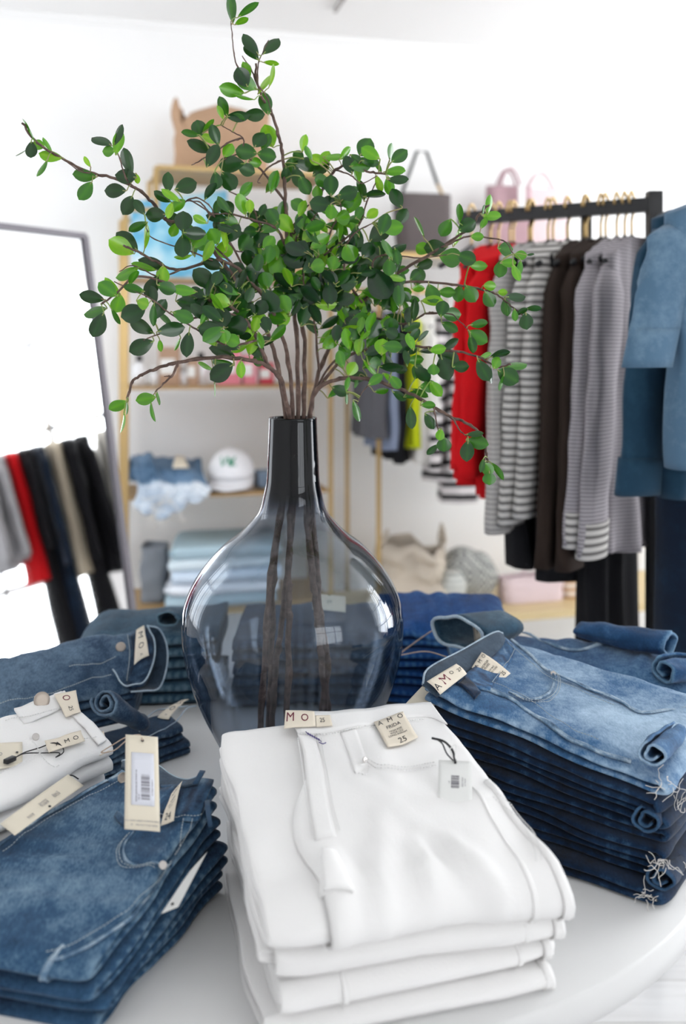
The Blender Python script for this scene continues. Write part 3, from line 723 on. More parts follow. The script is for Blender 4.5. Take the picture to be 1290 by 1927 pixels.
# ============================ E: slate jeans with open waist behind D
Ec = [(-.352, 1.80), (-.352, 1.687), (-.64, 1.48), (-.66, 1.62)]
Eh = [.115, .052, .05, .105]
E_ = stack(Ec, Eh, 2, M_dE, 'folded_jeans', ['slate blue jeans with button and open waist, upper pair of the left rear pile', 'slate blue jeans, lower pair of the left rear pile'], 'slate jeans in the left rear pile', 91, [(.5, .05, .5, .9, .012, .005), (.2, .3, .4, .9, .01, -.005), (.8, .1, .7, .6, .01, .005)], .009, 12, lambda a, b: .15+.2*math.exp(-(b-.7)**2/.08), gapj=.012, puff=1.3, base=TZ+.05)
t, S = E_[0]
F = frame_px(S, [(256, 1194), (252, 1260), (280, 1242), (271, 1185)], .008)
label(t, F, .052, .022, [('M', .22, .5, .011), ('O', .58, .5, .010), ('X', .88, .5, .004)])
rivet(t, S, 227, 1224, .0085, M_copper, 'button', .006)
rb, _ = ribbon_on(S, [(277, 1184), (291, 1219), (287, 1258), (271, 1291), (246, 1300)], [(245, 1200), (250, 1230), (246, 1262), (240, 1286), (236, 1296)], .004, .003, wear=.3); rb.build('waistband', M_dE, t)
ring_o = [at(279, 1178, 1.80), at(299, 1184, 1.80), at(313, 1212, 1.79), at(314, 1251, 1.77), at(300, 1294, 1.73), at(272, 1300, 1.69), at(246, 1302, 1.68)]
ring_i = [at(277, 1184, 1.795), at(285, 1200, 1.80), at(290, 1222, 1.79), at(288, 1256, 1.77), at(274, 1288, 1.74), at(258, 1298, 1.70), at(244, 1300, 1.685)]
wall_strip(ring_o, ring_i).build('rear_waistband', M_din, t, solid=.002)
mb = MB(); mb.tube(cr(ring_o, 6), .0016, 6, wear=.9)
line_on(mb, S, [(277, 1184), (291, 1219), (287, 1258), (271, 1291), (246, 1300), (225, 1290), (212, 1268)], .0015, .0075, wear=.9); mb.build('waistband_edge', M_seam, t)
stitch(t, S, [[(240, 1200), (244, 1235), (238, 1290)], [(130, 1260), (180, 1255), (220, 1240)], [(0, 1330), (100, 1310), (210, 1275)]], lift=.005, r=.0007)
# ============================ F: rolled leg and labelled pair under E
Fc = [(-.300, 1.715), (-.262, 1.665), (-.40, 1.53), (-.47, 1.60)]
F_ = stack(Fc, [.052, .045, .035, .048], 2, M_dE, 'folded_jeans', ['dark slate jeans with cream waist label, lying beside the vase foot', 'dark slate jeans flat on the table beside the vase foot'], 'dark slate jeans by the vase foot', 111, [], .006, 12, gapj=.01)
t, S = F_[0]
F = frame_px(S, [(329, 1316), (296, 1354), (317, 1358), (350, 1316)], .004)
label(t, F, .055, .020, [('M', .2, .5, .011), ('O', .55, .5, .010), ('X', .86, .5, .004)])
mb = MB(); line_on(mb, S, [(312, 1312), (280, 1350), (262, 1380)], .0012, .003, wear=.9); line_on(mb, S, [(362, 1322), (330, 1360), (262, 1398)], .0012, .001, wear=.9); mb.build('waistband_edge', M_seam, t)
rl = thing('rolled_jeans', 'rolled blue denim leg lying between the left white stack and the vase', 'jeans', at(215, 1335, 1.59))
spiral_roll(at(196, 1322, 1.575), (at(275, 1350, 1.63)-at(196, 1322, 1.575)), .036, 2.2, .085, r1=.012, squash=.55, start=PI, wear=.35).build('rolled_leg', M_dE, rl, solid=.0035)

# ============================ G, J, H: stacks at the back of the table
gh = [(-.24, 1.90), (-.24, 2.06), (-.47, 2.03), (-.47, 1.87)]
G_ = stack(gh, [.135, .15, .145, .13], 3, M_dG, 'folded_jeans', ['teal blue jeans, top of the small pile left behind the vase', 'teal blue jeans, middle of the small pile left behind the vase', 'teal blue jeans, bottom of the small pile left behind the vase'], 'teal jeans left behind the vase', 131, [(.3, .2, .5, .9, .015, .006)], .006, 12, gapj=.012, puff=1.5)
spiral_roll(at(316, 1166, 1.88), (.2, .9, 0), .024, 1.1, .08, r1=.020, squash=.6, wear=.3).build('curled_hem', M_dG, G_[0][0], solid=.003)
fray(MB(), at(182, 1232, 1.85), 12, .02, 5).build('frayed_hem', M_threadw, G_[2][0])
jh = [(-.21, 1.86), (-.20, 2.06), (.05, 2.08), (.05, 1.87)]
J_ = stack(jh, [.13, .15, .15, .125], 3, M_dE, 'folded_jeans', ['slate denim jeans with a paper tag, top of the pile seen through the vase', 'slate denim jeans, middle of the pile seen through the vase', 'slate denim jeans, bottom of the pile seen through the vase'], 'slate jeans behind the vase', 151, [(.5, .1, .6, .9, .015, .006)], .007, 12, gapj=.012)
hang_tag([at(588, 1146, 1.86), at(650, 1152, 1.86), at(650, 1122, 1.93), at(588, 1117, 1.93)], 'cream paper tag on the jeans seen through the vase', lambda mb, F, w_, h_: text(mb, F, '24', .5, .5, .12, .2, 0, .0008), M_cream)
hh = [(.07, 1.90), (.07, 2.08), (.285, 2.06), (.275, 1.88)]
H_ = stack(hh, [.13, .165, .17, .14], 4, M_dH, 'folded_jeans', ['bright blue jeans, %s of the pile right behind the vase' % q for q in ('top', 'second from top', 'third from top', 'bottom')], 'bright blue jeans right behind the vase', 171, [(.2, .3, .5, .9, .012, .008), (.6, .2, .8, .9, .012, .008), (.5, .7, .2, 1.0, .01, -.006)], .012, 14, gapj=.016, puff=1.7, jit=.012)
# ============================ I: crumpled jeans at right rear
Ic = [(.19, 1.97), (.20, 1.80), (.52, 1.60), (.60, 1.745)]
I_ = stack(Ic, [.135, .12, .135, .15], 2, M_dI, 'folded_jeans', ['medium blue jeans with open rolled waist, crumpled behind the right stack', 'medium blue jeans under the crumpled pair behind the right stack'], 'crumpled jeans behind the right stack', 191, [(.35, .25, .30, .65, .018, .012), (.6, .3, .75, .8, .012, -.010), (.2, .8, .9, .92, .014, .016), (.5, .7, .45, .9, .012, -.01), (.8, .5, .9, .95, .012, .010)], .010, 11, lambda a, b: .1, gapj=.014, puff=2.2)
t, S = I_[0]
rb, _ = ribbon_on(S, [(930, 1175), (979, 1192), (1038, 1213), (1102, 1222), (1166, 1204), (1220, 1180)], [(932, 1182), (978, 1199), (1036, 1221), (1102, 1230), (1168, 1212), (1224, 1188)], .004, .002, wear=.55, narrow=.45); rb.build('outseam', M_seam, t)
spiral_roll(at(1262, 1212, 1.70), (-.6, .55, .0), .033, 1.1, .17, r1=.022, squash=.62, wear=.3, start=1.6).build('curled_leg', M_dI, t, solid=.004)
spiral_roll(at(1248, 1262, 1.60), (.5, .25, .0), .028, 1.4, .12, r1=.012, squash=.8, wear=.4, start=2).build('curled_leg', M_dI, t, solid=.004)
def ring(c, axis, r, squash, length, wob=.15, n=36):
    c = Vector(c); ax = Vector(axis).normalized(); u = ax.cross(Vector((0, 0, 1))).normalized(); v = u.cross(ax); mb = MB()
    def P(s, q): 
        a = 2*PI*s; rr = r*(1+wob*math.sin(2*a+1)+.06*math.sin(5*a))*(1-.15*q)
        return c+ax*(length*q)+u*rr*math.cos(a)+v*rr*squash*math.sin(a)
    mb.grid(P, n, 6, cu=True, wear=lambda s, q: .35); return mb, P
mb, P = ring(at(858, 1190, 1.70), (.75, .6, -.05), .052, .55, .11); mb.build('open_waist', M_dG, t, solid=.004)
MB().tube([P(i/36, 0) for i in range(37)], .003, 6, wear=.9).build('waistband_edge', M_seam, t)
F = frame_pts([at(893, 1207, 1.70), at(912, 1196, 1.735), at(902, 1166, 1.76), at(884, 1163, 1.72)], .002)
label(t, F, .03, .05, [('O', .4, .7, .008), ('M', .4, .35, .010)])
# loose string and tags
tg, F = hang_tag([at(750, 1338, 1.44), at(818, 1340, 1.43), at(817, 1300, 1.44), at(794, 1291, 1.45)], 'cream tag wedged between the vase and the right stack', lambda *a: None, M_cream)
MB().tube(cr([at(752, 1230, 1.80), at(790, 1202, 1.80), at(822, 1181, 1.79)], 6), .0012, 5).build('cord', M_cord, tg)
MB().tube(cr([at(752, 1233, 1.79), at(800, 1226, 1.74), at(840, 1236, 1.68)], 6), .0010, 5).build('cord', M_cord, tg)
mb = MB(); line_on(mb, S, [(1025, 1240), (1060, 1256), (1098, 1275)], .0014, .004); mb.build('cord', M_cord, I_[0][0])
# ------------------------------------------------------------------ the glass vase
VX, VY = -.078, 1.56
vp = [(787, 46), (800, 46), (867, 49), (905, 51), (930, 56), (960, 64), (981, 80), (1002, 101), (1022, 128), (1045, 152), (1081, 181), (1117, 200), (1150, 209), (1185, 211), (1224, 207), (1277, 194), (1331, 172), (1366, 154), (1398, 137), (1430, 117), (1455, 101), (1471, 92)]
K = VY/FP
prof = [(r*K*.985, EYE-(y-HY)*K) for y, r in vp]
zb = TZ+.001
sm = cr([Vector((r, z, 0)) for r, z in prof], 4)
outer = [(v.x, max(zb, v.y)) for v in sm]; outer[-1] = (outer[-1][0], zb)
th = .004
inner = [(max(.002, r-th), z) for r, z in outer if z > zb+.012]
full = [(0, zb)]+outer[::-1]+[(outer[0][0]-.001, outer[0][1]+.0015), (outer[0][0]-.003, outer[0][1]+.0015)]+inner+[(inner[-1][0]*.9, zb+.008), (0, zb+.007)]
def glass_mat():
    t = NT('smoked_glass'); t.n.remove(t.b)
    g = t.nd('ShaderNodeNewGeometry'); sep = t.nd('ShaderNodeSeparateXYZ'); t.l.new(t.co(), sep.inputs[0])
    zn = t.math('DIVIDE', sep.outputs['Z'], .567)
    colr = t.ramp(zn, [(0, (.66, .70, .74)), (.25, (.75, .79, .84)), (.60, (.85, .88, .90)), (.74, (.72, .75, .79)), (.775, (.34, .37, .44)), (.80, (.04, .045, .07)), (1, (.008, .009, .016))])
    lw = t.nd('ShaderNodeLayerWeight'); lw.inputs['Blend'].default_value = .30
    edge = t.math('POWER', lw.outputs['Facing'], 2.2)
    colr = t.mix(edge, colr, (.26, .30, .38), 'MULTIPLY')
    tr = t.nd('ShaderNodeBsdfTransparent'); t.l.new(colr, tr.inputs[0])
    gl = t.nd('ShaderNodeBsdfGlossy'); gl.inputs['Roughness'].default_value = .015; gl.inputs['Color'].default_value = (.95, .97, 1, 1)
    lw2 = t.nd('ShaderNodeLayerWeight'); lw2.inputs['Blend'].default_value = .5
    fr = t.math('ADD', t.math('MULTIPLY', t.math('POWER', lw2.outputs['Facing'], 3.5), .60), .028, True)
    mx = t.nd('ShaderNodeMixShader'); t.l.new(fr, mx.inputs[0]); t.l.new(tr.outputs[0], mx.inputs[1]); t.l.new(gl.outputs[0], mx.inputs[2])
    t.l.new(mx.outputs[0], t.out.inputs[0]); return t.m
vase = MB().lathe(full, (VX, VY, 0), 128).build('glass_vase', glass_mat(), None)
tag(vase, 'large smoky glass demijohn vase with dark neck in the middle of the table', 'vase')

# ------------------------------------------------------------------ branches
def bark_mat():
    t = NT('bark'); n = t.noise(90, 4)
    t.col(t.ramp(n, [(.3, (.06, .035, .028)), (.6, (.16, .10, .08)), (.8, (.30, .21, .17))])); t.set(Roughness=.8); t.bump(t.noise(160, 3), .5, .001); return t.m
def leaf_mat():
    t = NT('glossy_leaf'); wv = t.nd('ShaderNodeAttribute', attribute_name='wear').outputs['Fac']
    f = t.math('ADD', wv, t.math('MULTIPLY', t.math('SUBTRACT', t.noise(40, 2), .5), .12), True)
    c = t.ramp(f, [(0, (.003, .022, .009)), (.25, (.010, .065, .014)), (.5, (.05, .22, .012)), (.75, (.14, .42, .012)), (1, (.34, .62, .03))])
    t.col(c); t.set(Roughness=.22); t.b.inputs['Specular IOR Level'].default_value = .5
    t.b.inputs['Coat Weight'].default_value = .15
    tl = t.nd('ShaderNodeBsdfTranslucent'); t.l.new(t.mix(.30, c, (.20, .50, .02), 'MIX'), tl.inputs[0])
    mx = t.nd('ShaderNodeMixShader'); mx.inputs[0].default_value = .16
    t.l.new(t.b.outputs[0], mx.inputs[1]); t.l.new(tl.outputs[0], mx.inputs[2]); t.l.new(mx.outputs[0], t.out.inputs[0]); return t.m
def twig_mat():
    t = NT('young_twig'); n = t.noise(30, 2); t.col(t.ramp(n, [(.35, (.20, .34, .05)), (.65, (.36, .30, .14))])); t.set(Roughness=.6); return t.m
M_bark, M_leaf, M_twig = bark_mat(), leaf_mat(), twig_mat()
NKY = 788
# each branch: label, stem inside the vase (px), list of limbs (px polylines, distance at start, distance at end, radius)
BR = [
 ('leafy branch reaching furthest to the upper left of the vase', [(540, 800), (528, 950), (508, 1080), (500, 1200), (490, 1362), (488, 1400)], 1.53,
  [([(540, 800), (524, 700), (500, 620), (450, 540), (400, 470), (355, 425), (310, 412), (290, 385), (262, 358), (215, 335), (170, 325), (115, 297), (70, 270), (42, 231)], 1.53, 1.40, .0030),
   ([(310, 412), (340, 385), (368, 372), (395, 388), (402, 404)], 1.45, 1.43, .0014), ([(262, 358), (240, 340), (225, 300), (215, 270)], 1.43, 1.42, .0013), ([(170, 325), (150, 322), (115, 297)], 1.42, 1.40, .001)]),
 ('leafy branch bending low to the left of the vase neck', [(546, 800), (530, 950), (514, 1090), (511, 1200), (506, 1362), (504, 1405)], 1.50,
  [([(546, 800), (530, 720), (505, 690), (470, 678), (405, 672), (340, 680), (300, 692), (265, 706), (247, 722), (240, 748)], 1.50, 1.38, .0032),
   ([(336, 680), (325, 705), (308, 722), (292, 738)], 1.41, 1.39, .0018), ([(322, 708), (308, 708)], 1.40, 1.40, .0012),
   ([(505, 690), (485, 640), (460, 600), (430, 575), (380, 560), (330, 540), (260, 520), (215, 555), (190, 572)], 1.48, 1.38, .0026),
   ([(460, 600), (420, 590), (360, 600), (300, 628), (270, 640)], 1.45, 1.38, .0016), ([(485, 640), (440, 650), (400, 640), (370, 620), (320, 590), (280, 560), (215, 530)], 1.46, 1.36, .0016)]),
 ('leafy branch fanning out level to the left above the vase', [(552, 800), (552, 950), (541, 1063), (530, 1170), (519, 1250), (512, 1362), (510, 1405)], 1.55,
  [([(552, 800), (545, 700), (520, 600), (480, 540), (440, 500), (400, 490), (340, 508), (300, 495), (260, 475), (232, 462)], 1.55, 1.42, .0030),
   ([(440, 500), (400, 460), (370, 430), (345, 440)], 1.50, 1.44, .0015), ([(480, 540), (440, 470), (400, 405), (355, 375)], 1.54, 1.44, .0018),
   ([(520, 600), (500, 520), (470, 480), (440, 470), (420, 440)], 1.54, 1.50, .0014), ([(340, 508), (300, 520), (250, 500), (225, 510)], 1.45, 1.40, .0012), ([(400, 490), (350, 470), (290, 450), (275, 430)], 1.46, 1.41, .0012)]),
 ('tallest leafy branch rising straight above the vase', [(560, 800), (548, 950), (543, 1040), (542, 1116), (543, 1188), (540, 1362), (540, 1405)], 1.58,
  [([(560, 800), (558, 640), (548, 540), (540, 470), (537, 380), (533, 300), (525, 260), (511, 212), (497, 190), (484, 160), (481, 120)], 1.58, 1.46, .0032),
   ([(484, 160), (472, 130), (455, 105)], 1.47, 1.46, .0013), ([(484, 160), (500, 180), (513, 215)], 1.46, 1.47, .0012), ([(470, 148), (448, 128), (440, 100), (436, 60), (434, 40)], 1.46, 1.44, .0011),
   ([(484, 160), (486, 120), (496, 95), (505, 75)], 1.46, 1.45, .0010), ([(540, 470), (520, 430), (480, 415), (430, 402), (395, 405)], 1.54, 1.47, .0020), ([(395, 405), (378, 382), (352, 378)], 1.47, 1.46, .0014),
   ([(537, 380), (500, 330), (480, 310), (455, 290), (420, 300)], 1.54, 1.48, .0018), ([(533, 300), (505, 315), (485, 340), (490, 345)], 1.53, 1.50, .0014), ([(455, 260), (430, 268), (405, 285), (375, 303), (360, 310)], 1.49, 1.45, .0014), ([(455, 290), (458, 262), (440, 250), (415, 235)], 1.49, 1.46, .0012)]),
 ('leafy branch leaning to the upper right over the vase', [(570, 800), (575, 960), (585, 1080), (591, 1117), (602, 1205), (609, 1260), (619, 1362), (620, 1400)], 1.59,
  [([(570, 800), (572, 640), (556, 560), (545, 460), (560, 430), (585, 400), (600, 370), (615, 340), (632, 320), (655, 310), (690, 322), (725, 328)], 1.59, 1.46, .0030),
   ([(545, 460), (550, 430), (570, 400), (580, 385)], 1.55, 1.52, .0022), ([(556, 475), (560, 440), (590, 410), (600, 390)], 1.55, 1.5, .0016), ([(632, 320), (660, 330), (680, 345), (710, 330)], 1.49, 1.46, .0012),
   ([(575, 560), (610, 480), (620, 440), (640, 400), (640, 380)], 1.57, 1.50, .0018), ([(610, 480), (670, 430), (690, 380), (706, 345)], 1.54, 1.48, .0016), ([(530, 560), (510, 480), (490, 430), (470, 380), (430, 360)], 1.56, 1.50, .0018)]),
 ('long leafy branch stretching right towards the black clothes rail', [(578, 800), (587, 960), (596, 1080), (605, 1170), (616, 1260), (602, 1362), (600, 1405)], 1.60,
  [([(578, 800), (600, 700), (640, 620), (680, 570), (720, 535), (770, 500), (830, 465), (880, 430), (905, 400), (920, 385)], 1.60, 1.50, .0032),
   ([(720, 535), (780, 530), (850, 535), (905, 545), (935, 555), (960, 575), (985, 595)], 1.55, 1.46, .0020), ([(830, 465), (880, 445), (920, 448), (950, 455), (965, 478)], 1.52, 1.46, .0015),
   ([(680, 570), (650, 520), (650, 470), (665, 440), (700, 420)], 1.56, 1.48, .0018), ([(720, 535), (700, 500), (720, 480), (790, 485), (840, 480)], 1.54, 1.46, .0014), ([(640, 620), (700, 600), (760, 610), (800, 590), (820, 588)], 1.56, 1.50, .0020),
   ([(800, 590), (845, 590), (860, 600), (880, 620)], 1.51, 1.47, .0012), ([(600, 700), (590, 600), (570, 520), (600, 480)], 1.57, 1.52, .0018)]),
 ('low leafy branch drooping right beside the vase neck', [(582, 800), (580, 960), (588, 1080), (598, 1170), (606, 1260), (610, 1362), (606, 1405)], 1.55,
  [([(582, 800), (592, 740), (640, 712), (700, 716), (760, 735), (815, 765), (850, 785), (885, 800), (905, 820), (914, 850), (918, 880)], 1.55, 1.44, .0030),
   ([(850, 785), (865, 810), (880, 822)], 1.47, 1.45, .0012), ([(592, 740), (640, 680), (700, 655), (760, 650), (830, 658), (890, 668), (935, 690), (960, 685)], 1.56, 1.45, .0024),
   ([(592, 740), (620, 690), (680, 640), (720, 620)], 1.57, 1.52, .0018), ([(815, 765), (822, 800), (828, 830)], 1.48, 1.46, .0011), ([(700, 716), (680, 740), (670, 765)], 1.52, 1.50, .0010)]),
]
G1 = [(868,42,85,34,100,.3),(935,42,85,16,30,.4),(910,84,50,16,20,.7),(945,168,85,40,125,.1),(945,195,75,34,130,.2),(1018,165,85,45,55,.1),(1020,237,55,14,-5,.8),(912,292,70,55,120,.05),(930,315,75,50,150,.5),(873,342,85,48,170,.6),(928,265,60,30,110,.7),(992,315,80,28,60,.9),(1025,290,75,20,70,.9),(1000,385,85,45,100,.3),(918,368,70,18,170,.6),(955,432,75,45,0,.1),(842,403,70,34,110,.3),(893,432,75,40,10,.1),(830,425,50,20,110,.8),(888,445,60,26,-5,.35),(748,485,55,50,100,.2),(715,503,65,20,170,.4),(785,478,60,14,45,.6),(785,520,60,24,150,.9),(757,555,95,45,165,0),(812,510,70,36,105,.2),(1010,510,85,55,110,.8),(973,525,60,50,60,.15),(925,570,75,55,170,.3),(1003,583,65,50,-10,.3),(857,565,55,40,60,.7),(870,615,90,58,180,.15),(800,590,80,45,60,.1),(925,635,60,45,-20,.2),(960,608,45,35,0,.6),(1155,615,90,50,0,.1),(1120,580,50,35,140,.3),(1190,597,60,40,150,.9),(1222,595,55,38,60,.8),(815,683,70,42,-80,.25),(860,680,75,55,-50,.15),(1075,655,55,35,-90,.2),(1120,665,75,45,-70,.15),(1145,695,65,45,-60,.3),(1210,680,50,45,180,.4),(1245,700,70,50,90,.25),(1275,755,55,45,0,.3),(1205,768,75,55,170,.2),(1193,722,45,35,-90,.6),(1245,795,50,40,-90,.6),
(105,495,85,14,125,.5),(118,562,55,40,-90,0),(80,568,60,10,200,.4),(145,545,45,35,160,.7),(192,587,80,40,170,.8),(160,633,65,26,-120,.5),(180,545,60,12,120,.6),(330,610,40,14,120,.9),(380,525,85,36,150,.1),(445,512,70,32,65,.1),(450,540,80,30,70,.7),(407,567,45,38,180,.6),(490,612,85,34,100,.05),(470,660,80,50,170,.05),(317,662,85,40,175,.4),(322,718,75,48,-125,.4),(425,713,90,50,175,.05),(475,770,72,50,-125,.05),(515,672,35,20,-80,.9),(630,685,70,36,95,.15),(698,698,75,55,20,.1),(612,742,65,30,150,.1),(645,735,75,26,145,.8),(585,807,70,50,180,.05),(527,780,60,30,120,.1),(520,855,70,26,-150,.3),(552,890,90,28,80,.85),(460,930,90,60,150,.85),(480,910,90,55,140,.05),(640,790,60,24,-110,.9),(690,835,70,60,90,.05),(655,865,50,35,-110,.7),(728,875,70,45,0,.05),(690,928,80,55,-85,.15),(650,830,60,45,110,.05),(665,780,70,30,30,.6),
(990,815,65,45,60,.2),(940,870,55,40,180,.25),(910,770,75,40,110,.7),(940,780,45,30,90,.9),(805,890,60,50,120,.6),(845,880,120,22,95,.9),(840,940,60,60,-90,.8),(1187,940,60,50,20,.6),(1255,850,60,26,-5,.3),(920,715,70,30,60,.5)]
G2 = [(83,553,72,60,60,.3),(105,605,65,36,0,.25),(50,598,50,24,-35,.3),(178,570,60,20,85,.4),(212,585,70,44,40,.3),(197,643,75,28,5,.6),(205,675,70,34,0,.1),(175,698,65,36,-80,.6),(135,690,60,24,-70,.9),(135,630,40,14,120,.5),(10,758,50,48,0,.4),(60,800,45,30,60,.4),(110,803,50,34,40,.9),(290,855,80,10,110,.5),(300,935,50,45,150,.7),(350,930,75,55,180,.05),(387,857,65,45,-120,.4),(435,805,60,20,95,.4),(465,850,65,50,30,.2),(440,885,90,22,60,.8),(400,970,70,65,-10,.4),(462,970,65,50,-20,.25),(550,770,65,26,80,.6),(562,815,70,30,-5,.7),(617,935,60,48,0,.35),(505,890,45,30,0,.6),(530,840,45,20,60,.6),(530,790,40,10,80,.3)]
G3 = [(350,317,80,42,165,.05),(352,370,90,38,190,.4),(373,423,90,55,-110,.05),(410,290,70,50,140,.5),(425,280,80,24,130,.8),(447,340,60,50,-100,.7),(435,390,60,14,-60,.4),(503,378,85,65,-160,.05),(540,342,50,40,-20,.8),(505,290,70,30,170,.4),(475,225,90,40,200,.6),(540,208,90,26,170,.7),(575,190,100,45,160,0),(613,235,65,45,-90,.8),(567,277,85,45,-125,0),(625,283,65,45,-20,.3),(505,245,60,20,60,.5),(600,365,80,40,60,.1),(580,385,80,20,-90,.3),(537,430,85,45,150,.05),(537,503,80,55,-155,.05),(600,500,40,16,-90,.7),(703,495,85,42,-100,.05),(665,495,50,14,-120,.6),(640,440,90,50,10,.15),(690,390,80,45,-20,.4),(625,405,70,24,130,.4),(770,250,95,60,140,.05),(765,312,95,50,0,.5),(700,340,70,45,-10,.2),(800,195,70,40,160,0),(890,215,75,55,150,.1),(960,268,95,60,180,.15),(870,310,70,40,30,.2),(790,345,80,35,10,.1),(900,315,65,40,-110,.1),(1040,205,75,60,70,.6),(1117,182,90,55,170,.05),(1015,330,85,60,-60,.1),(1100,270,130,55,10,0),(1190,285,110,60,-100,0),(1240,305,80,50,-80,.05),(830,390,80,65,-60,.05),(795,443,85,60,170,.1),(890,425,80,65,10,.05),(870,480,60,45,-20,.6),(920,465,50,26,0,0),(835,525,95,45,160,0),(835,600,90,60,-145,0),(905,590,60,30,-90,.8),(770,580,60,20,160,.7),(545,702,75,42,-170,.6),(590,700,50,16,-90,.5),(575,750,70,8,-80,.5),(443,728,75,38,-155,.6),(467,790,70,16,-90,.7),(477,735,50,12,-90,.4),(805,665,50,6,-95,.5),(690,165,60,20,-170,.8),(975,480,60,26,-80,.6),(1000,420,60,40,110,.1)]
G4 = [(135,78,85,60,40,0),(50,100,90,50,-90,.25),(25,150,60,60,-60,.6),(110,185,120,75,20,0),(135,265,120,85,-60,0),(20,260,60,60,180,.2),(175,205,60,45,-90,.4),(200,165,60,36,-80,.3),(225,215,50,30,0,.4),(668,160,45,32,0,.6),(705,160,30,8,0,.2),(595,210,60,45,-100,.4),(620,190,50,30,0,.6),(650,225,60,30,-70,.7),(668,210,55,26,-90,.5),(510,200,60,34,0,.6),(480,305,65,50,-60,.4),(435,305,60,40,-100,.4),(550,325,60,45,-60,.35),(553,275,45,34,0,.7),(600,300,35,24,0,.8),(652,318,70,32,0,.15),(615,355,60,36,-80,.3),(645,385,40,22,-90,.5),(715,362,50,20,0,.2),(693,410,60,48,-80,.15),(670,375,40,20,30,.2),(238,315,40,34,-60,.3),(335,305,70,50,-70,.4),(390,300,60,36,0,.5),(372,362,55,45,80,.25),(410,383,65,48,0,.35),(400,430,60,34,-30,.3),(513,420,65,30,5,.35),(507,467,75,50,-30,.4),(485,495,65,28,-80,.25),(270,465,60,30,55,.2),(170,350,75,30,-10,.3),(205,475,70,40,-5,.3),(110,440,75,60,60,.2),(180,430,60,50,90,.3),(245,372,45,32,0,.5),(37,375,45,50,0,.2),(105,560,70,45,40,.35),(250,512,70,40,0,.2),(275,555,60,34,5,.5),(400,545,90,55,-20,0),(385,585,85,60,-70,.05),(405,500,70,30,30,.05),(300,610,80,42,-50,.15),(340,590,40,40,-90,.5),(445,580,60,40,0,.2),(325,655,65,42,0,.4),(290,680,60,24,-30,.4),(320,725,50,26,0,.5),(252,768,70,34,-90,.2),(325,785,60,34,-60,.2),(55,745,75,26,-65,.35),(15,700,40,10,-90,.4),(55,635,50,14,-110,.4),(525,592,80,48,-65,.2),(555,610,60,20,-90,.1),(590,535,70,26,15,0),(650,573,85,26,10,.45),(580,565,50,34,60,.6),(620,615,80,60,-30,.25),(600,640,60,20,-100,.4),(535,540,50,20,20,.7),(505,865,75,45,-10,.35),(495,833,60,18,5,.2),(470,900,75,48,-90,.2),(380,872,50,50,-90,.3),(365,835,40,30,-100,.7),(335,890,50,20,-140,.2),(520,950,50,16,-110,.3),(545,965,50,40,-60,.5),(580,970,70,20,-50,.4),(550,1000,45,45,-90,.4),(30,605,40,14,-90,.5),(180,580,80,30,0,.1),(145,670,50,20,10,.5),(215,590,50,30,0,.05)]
leaves = []
for L_, ox, oy in ((G1, 0, 0), (G2, 645, 0), (G3, 0, 400), (G4, 645, 400)):
    for (x, y, ln, wd, an, tn) in L_: leaves.append((ox+x/2, oy+y/2, ln/2*1.14, wd/2*1.16, an, tn))
rnd = random.Random(7)
for k in range(340):                        # the dense middle
    while True:
        x = rnd.gauss(565, 115); y = rnd.gauss(515, 85)
        if 340 < x < 800 and 300 < y < 690 and not (500 < x < 610 and y > 600): break
    dirn = math.degrees(math.atan2(700-y, x-560))+rnd.uniform(-70, 70)
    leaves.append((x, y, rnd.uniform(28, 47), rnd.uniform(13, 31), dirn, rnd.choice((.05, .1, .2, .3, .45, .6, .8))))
for (cx_, cy_, sx_, sy_, n_) in ((680, 640, 55, 50, 55), (440, 590, 60, 45, 35), (600, 300, 45, 30, 12), (760, 620, 50, 50, 22)):
    for k in range(n_):
        x = rnd.gauss(cx_, sx_); y = rnd.gauss(cy_, sy_)
        if 490 < x < 600 and y > 640 or y > 760: continue
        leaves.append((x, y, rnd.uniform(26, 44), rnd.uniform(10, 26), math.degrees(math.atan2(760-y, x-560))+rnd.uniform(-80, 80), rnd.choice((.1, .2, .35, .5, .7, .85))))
# sample the limbs for attachment
skel = []
for bi, (lab, stem, Y0, limbs) in enumerate(BR):
    for li, (pts, Ya, Yb, r) in enumerate(limbs):
        q = cr([Vector((x, y, 0)) for x, y in pts], 8); m = len(q)-1
        for i, p in enumerate(q):
            f = i/m
            if li == 0 and f < .28: continue
            skel.append((p.x, p.y, Ya+(Yb-Ya)*f, bi))
stems = [MB() for _ in BR]; twigs = [MB() for _ in BR]; fol = [MB() for _ in BR]
def knobby(mb, pts, r0, r1, seed, n=5, kn=1.0):
    rd = random.Random(seed); q = cr(pts, 6); m = len(q)
    rs = []
    for i in range(m):
        f = i/(m-1); rr = r0+(r1-r0)*f
        if i % 5 == 2 and kn: rr *= 1+.32*kn
        rs.append(rr)
    q = [p+Vector((rd.uniform(-1, 1), rd.uniform(-1, 1), rd.uniform(-1, 1)))*r0*.35 for p in q]
    mb.tube(q, rs, 7)
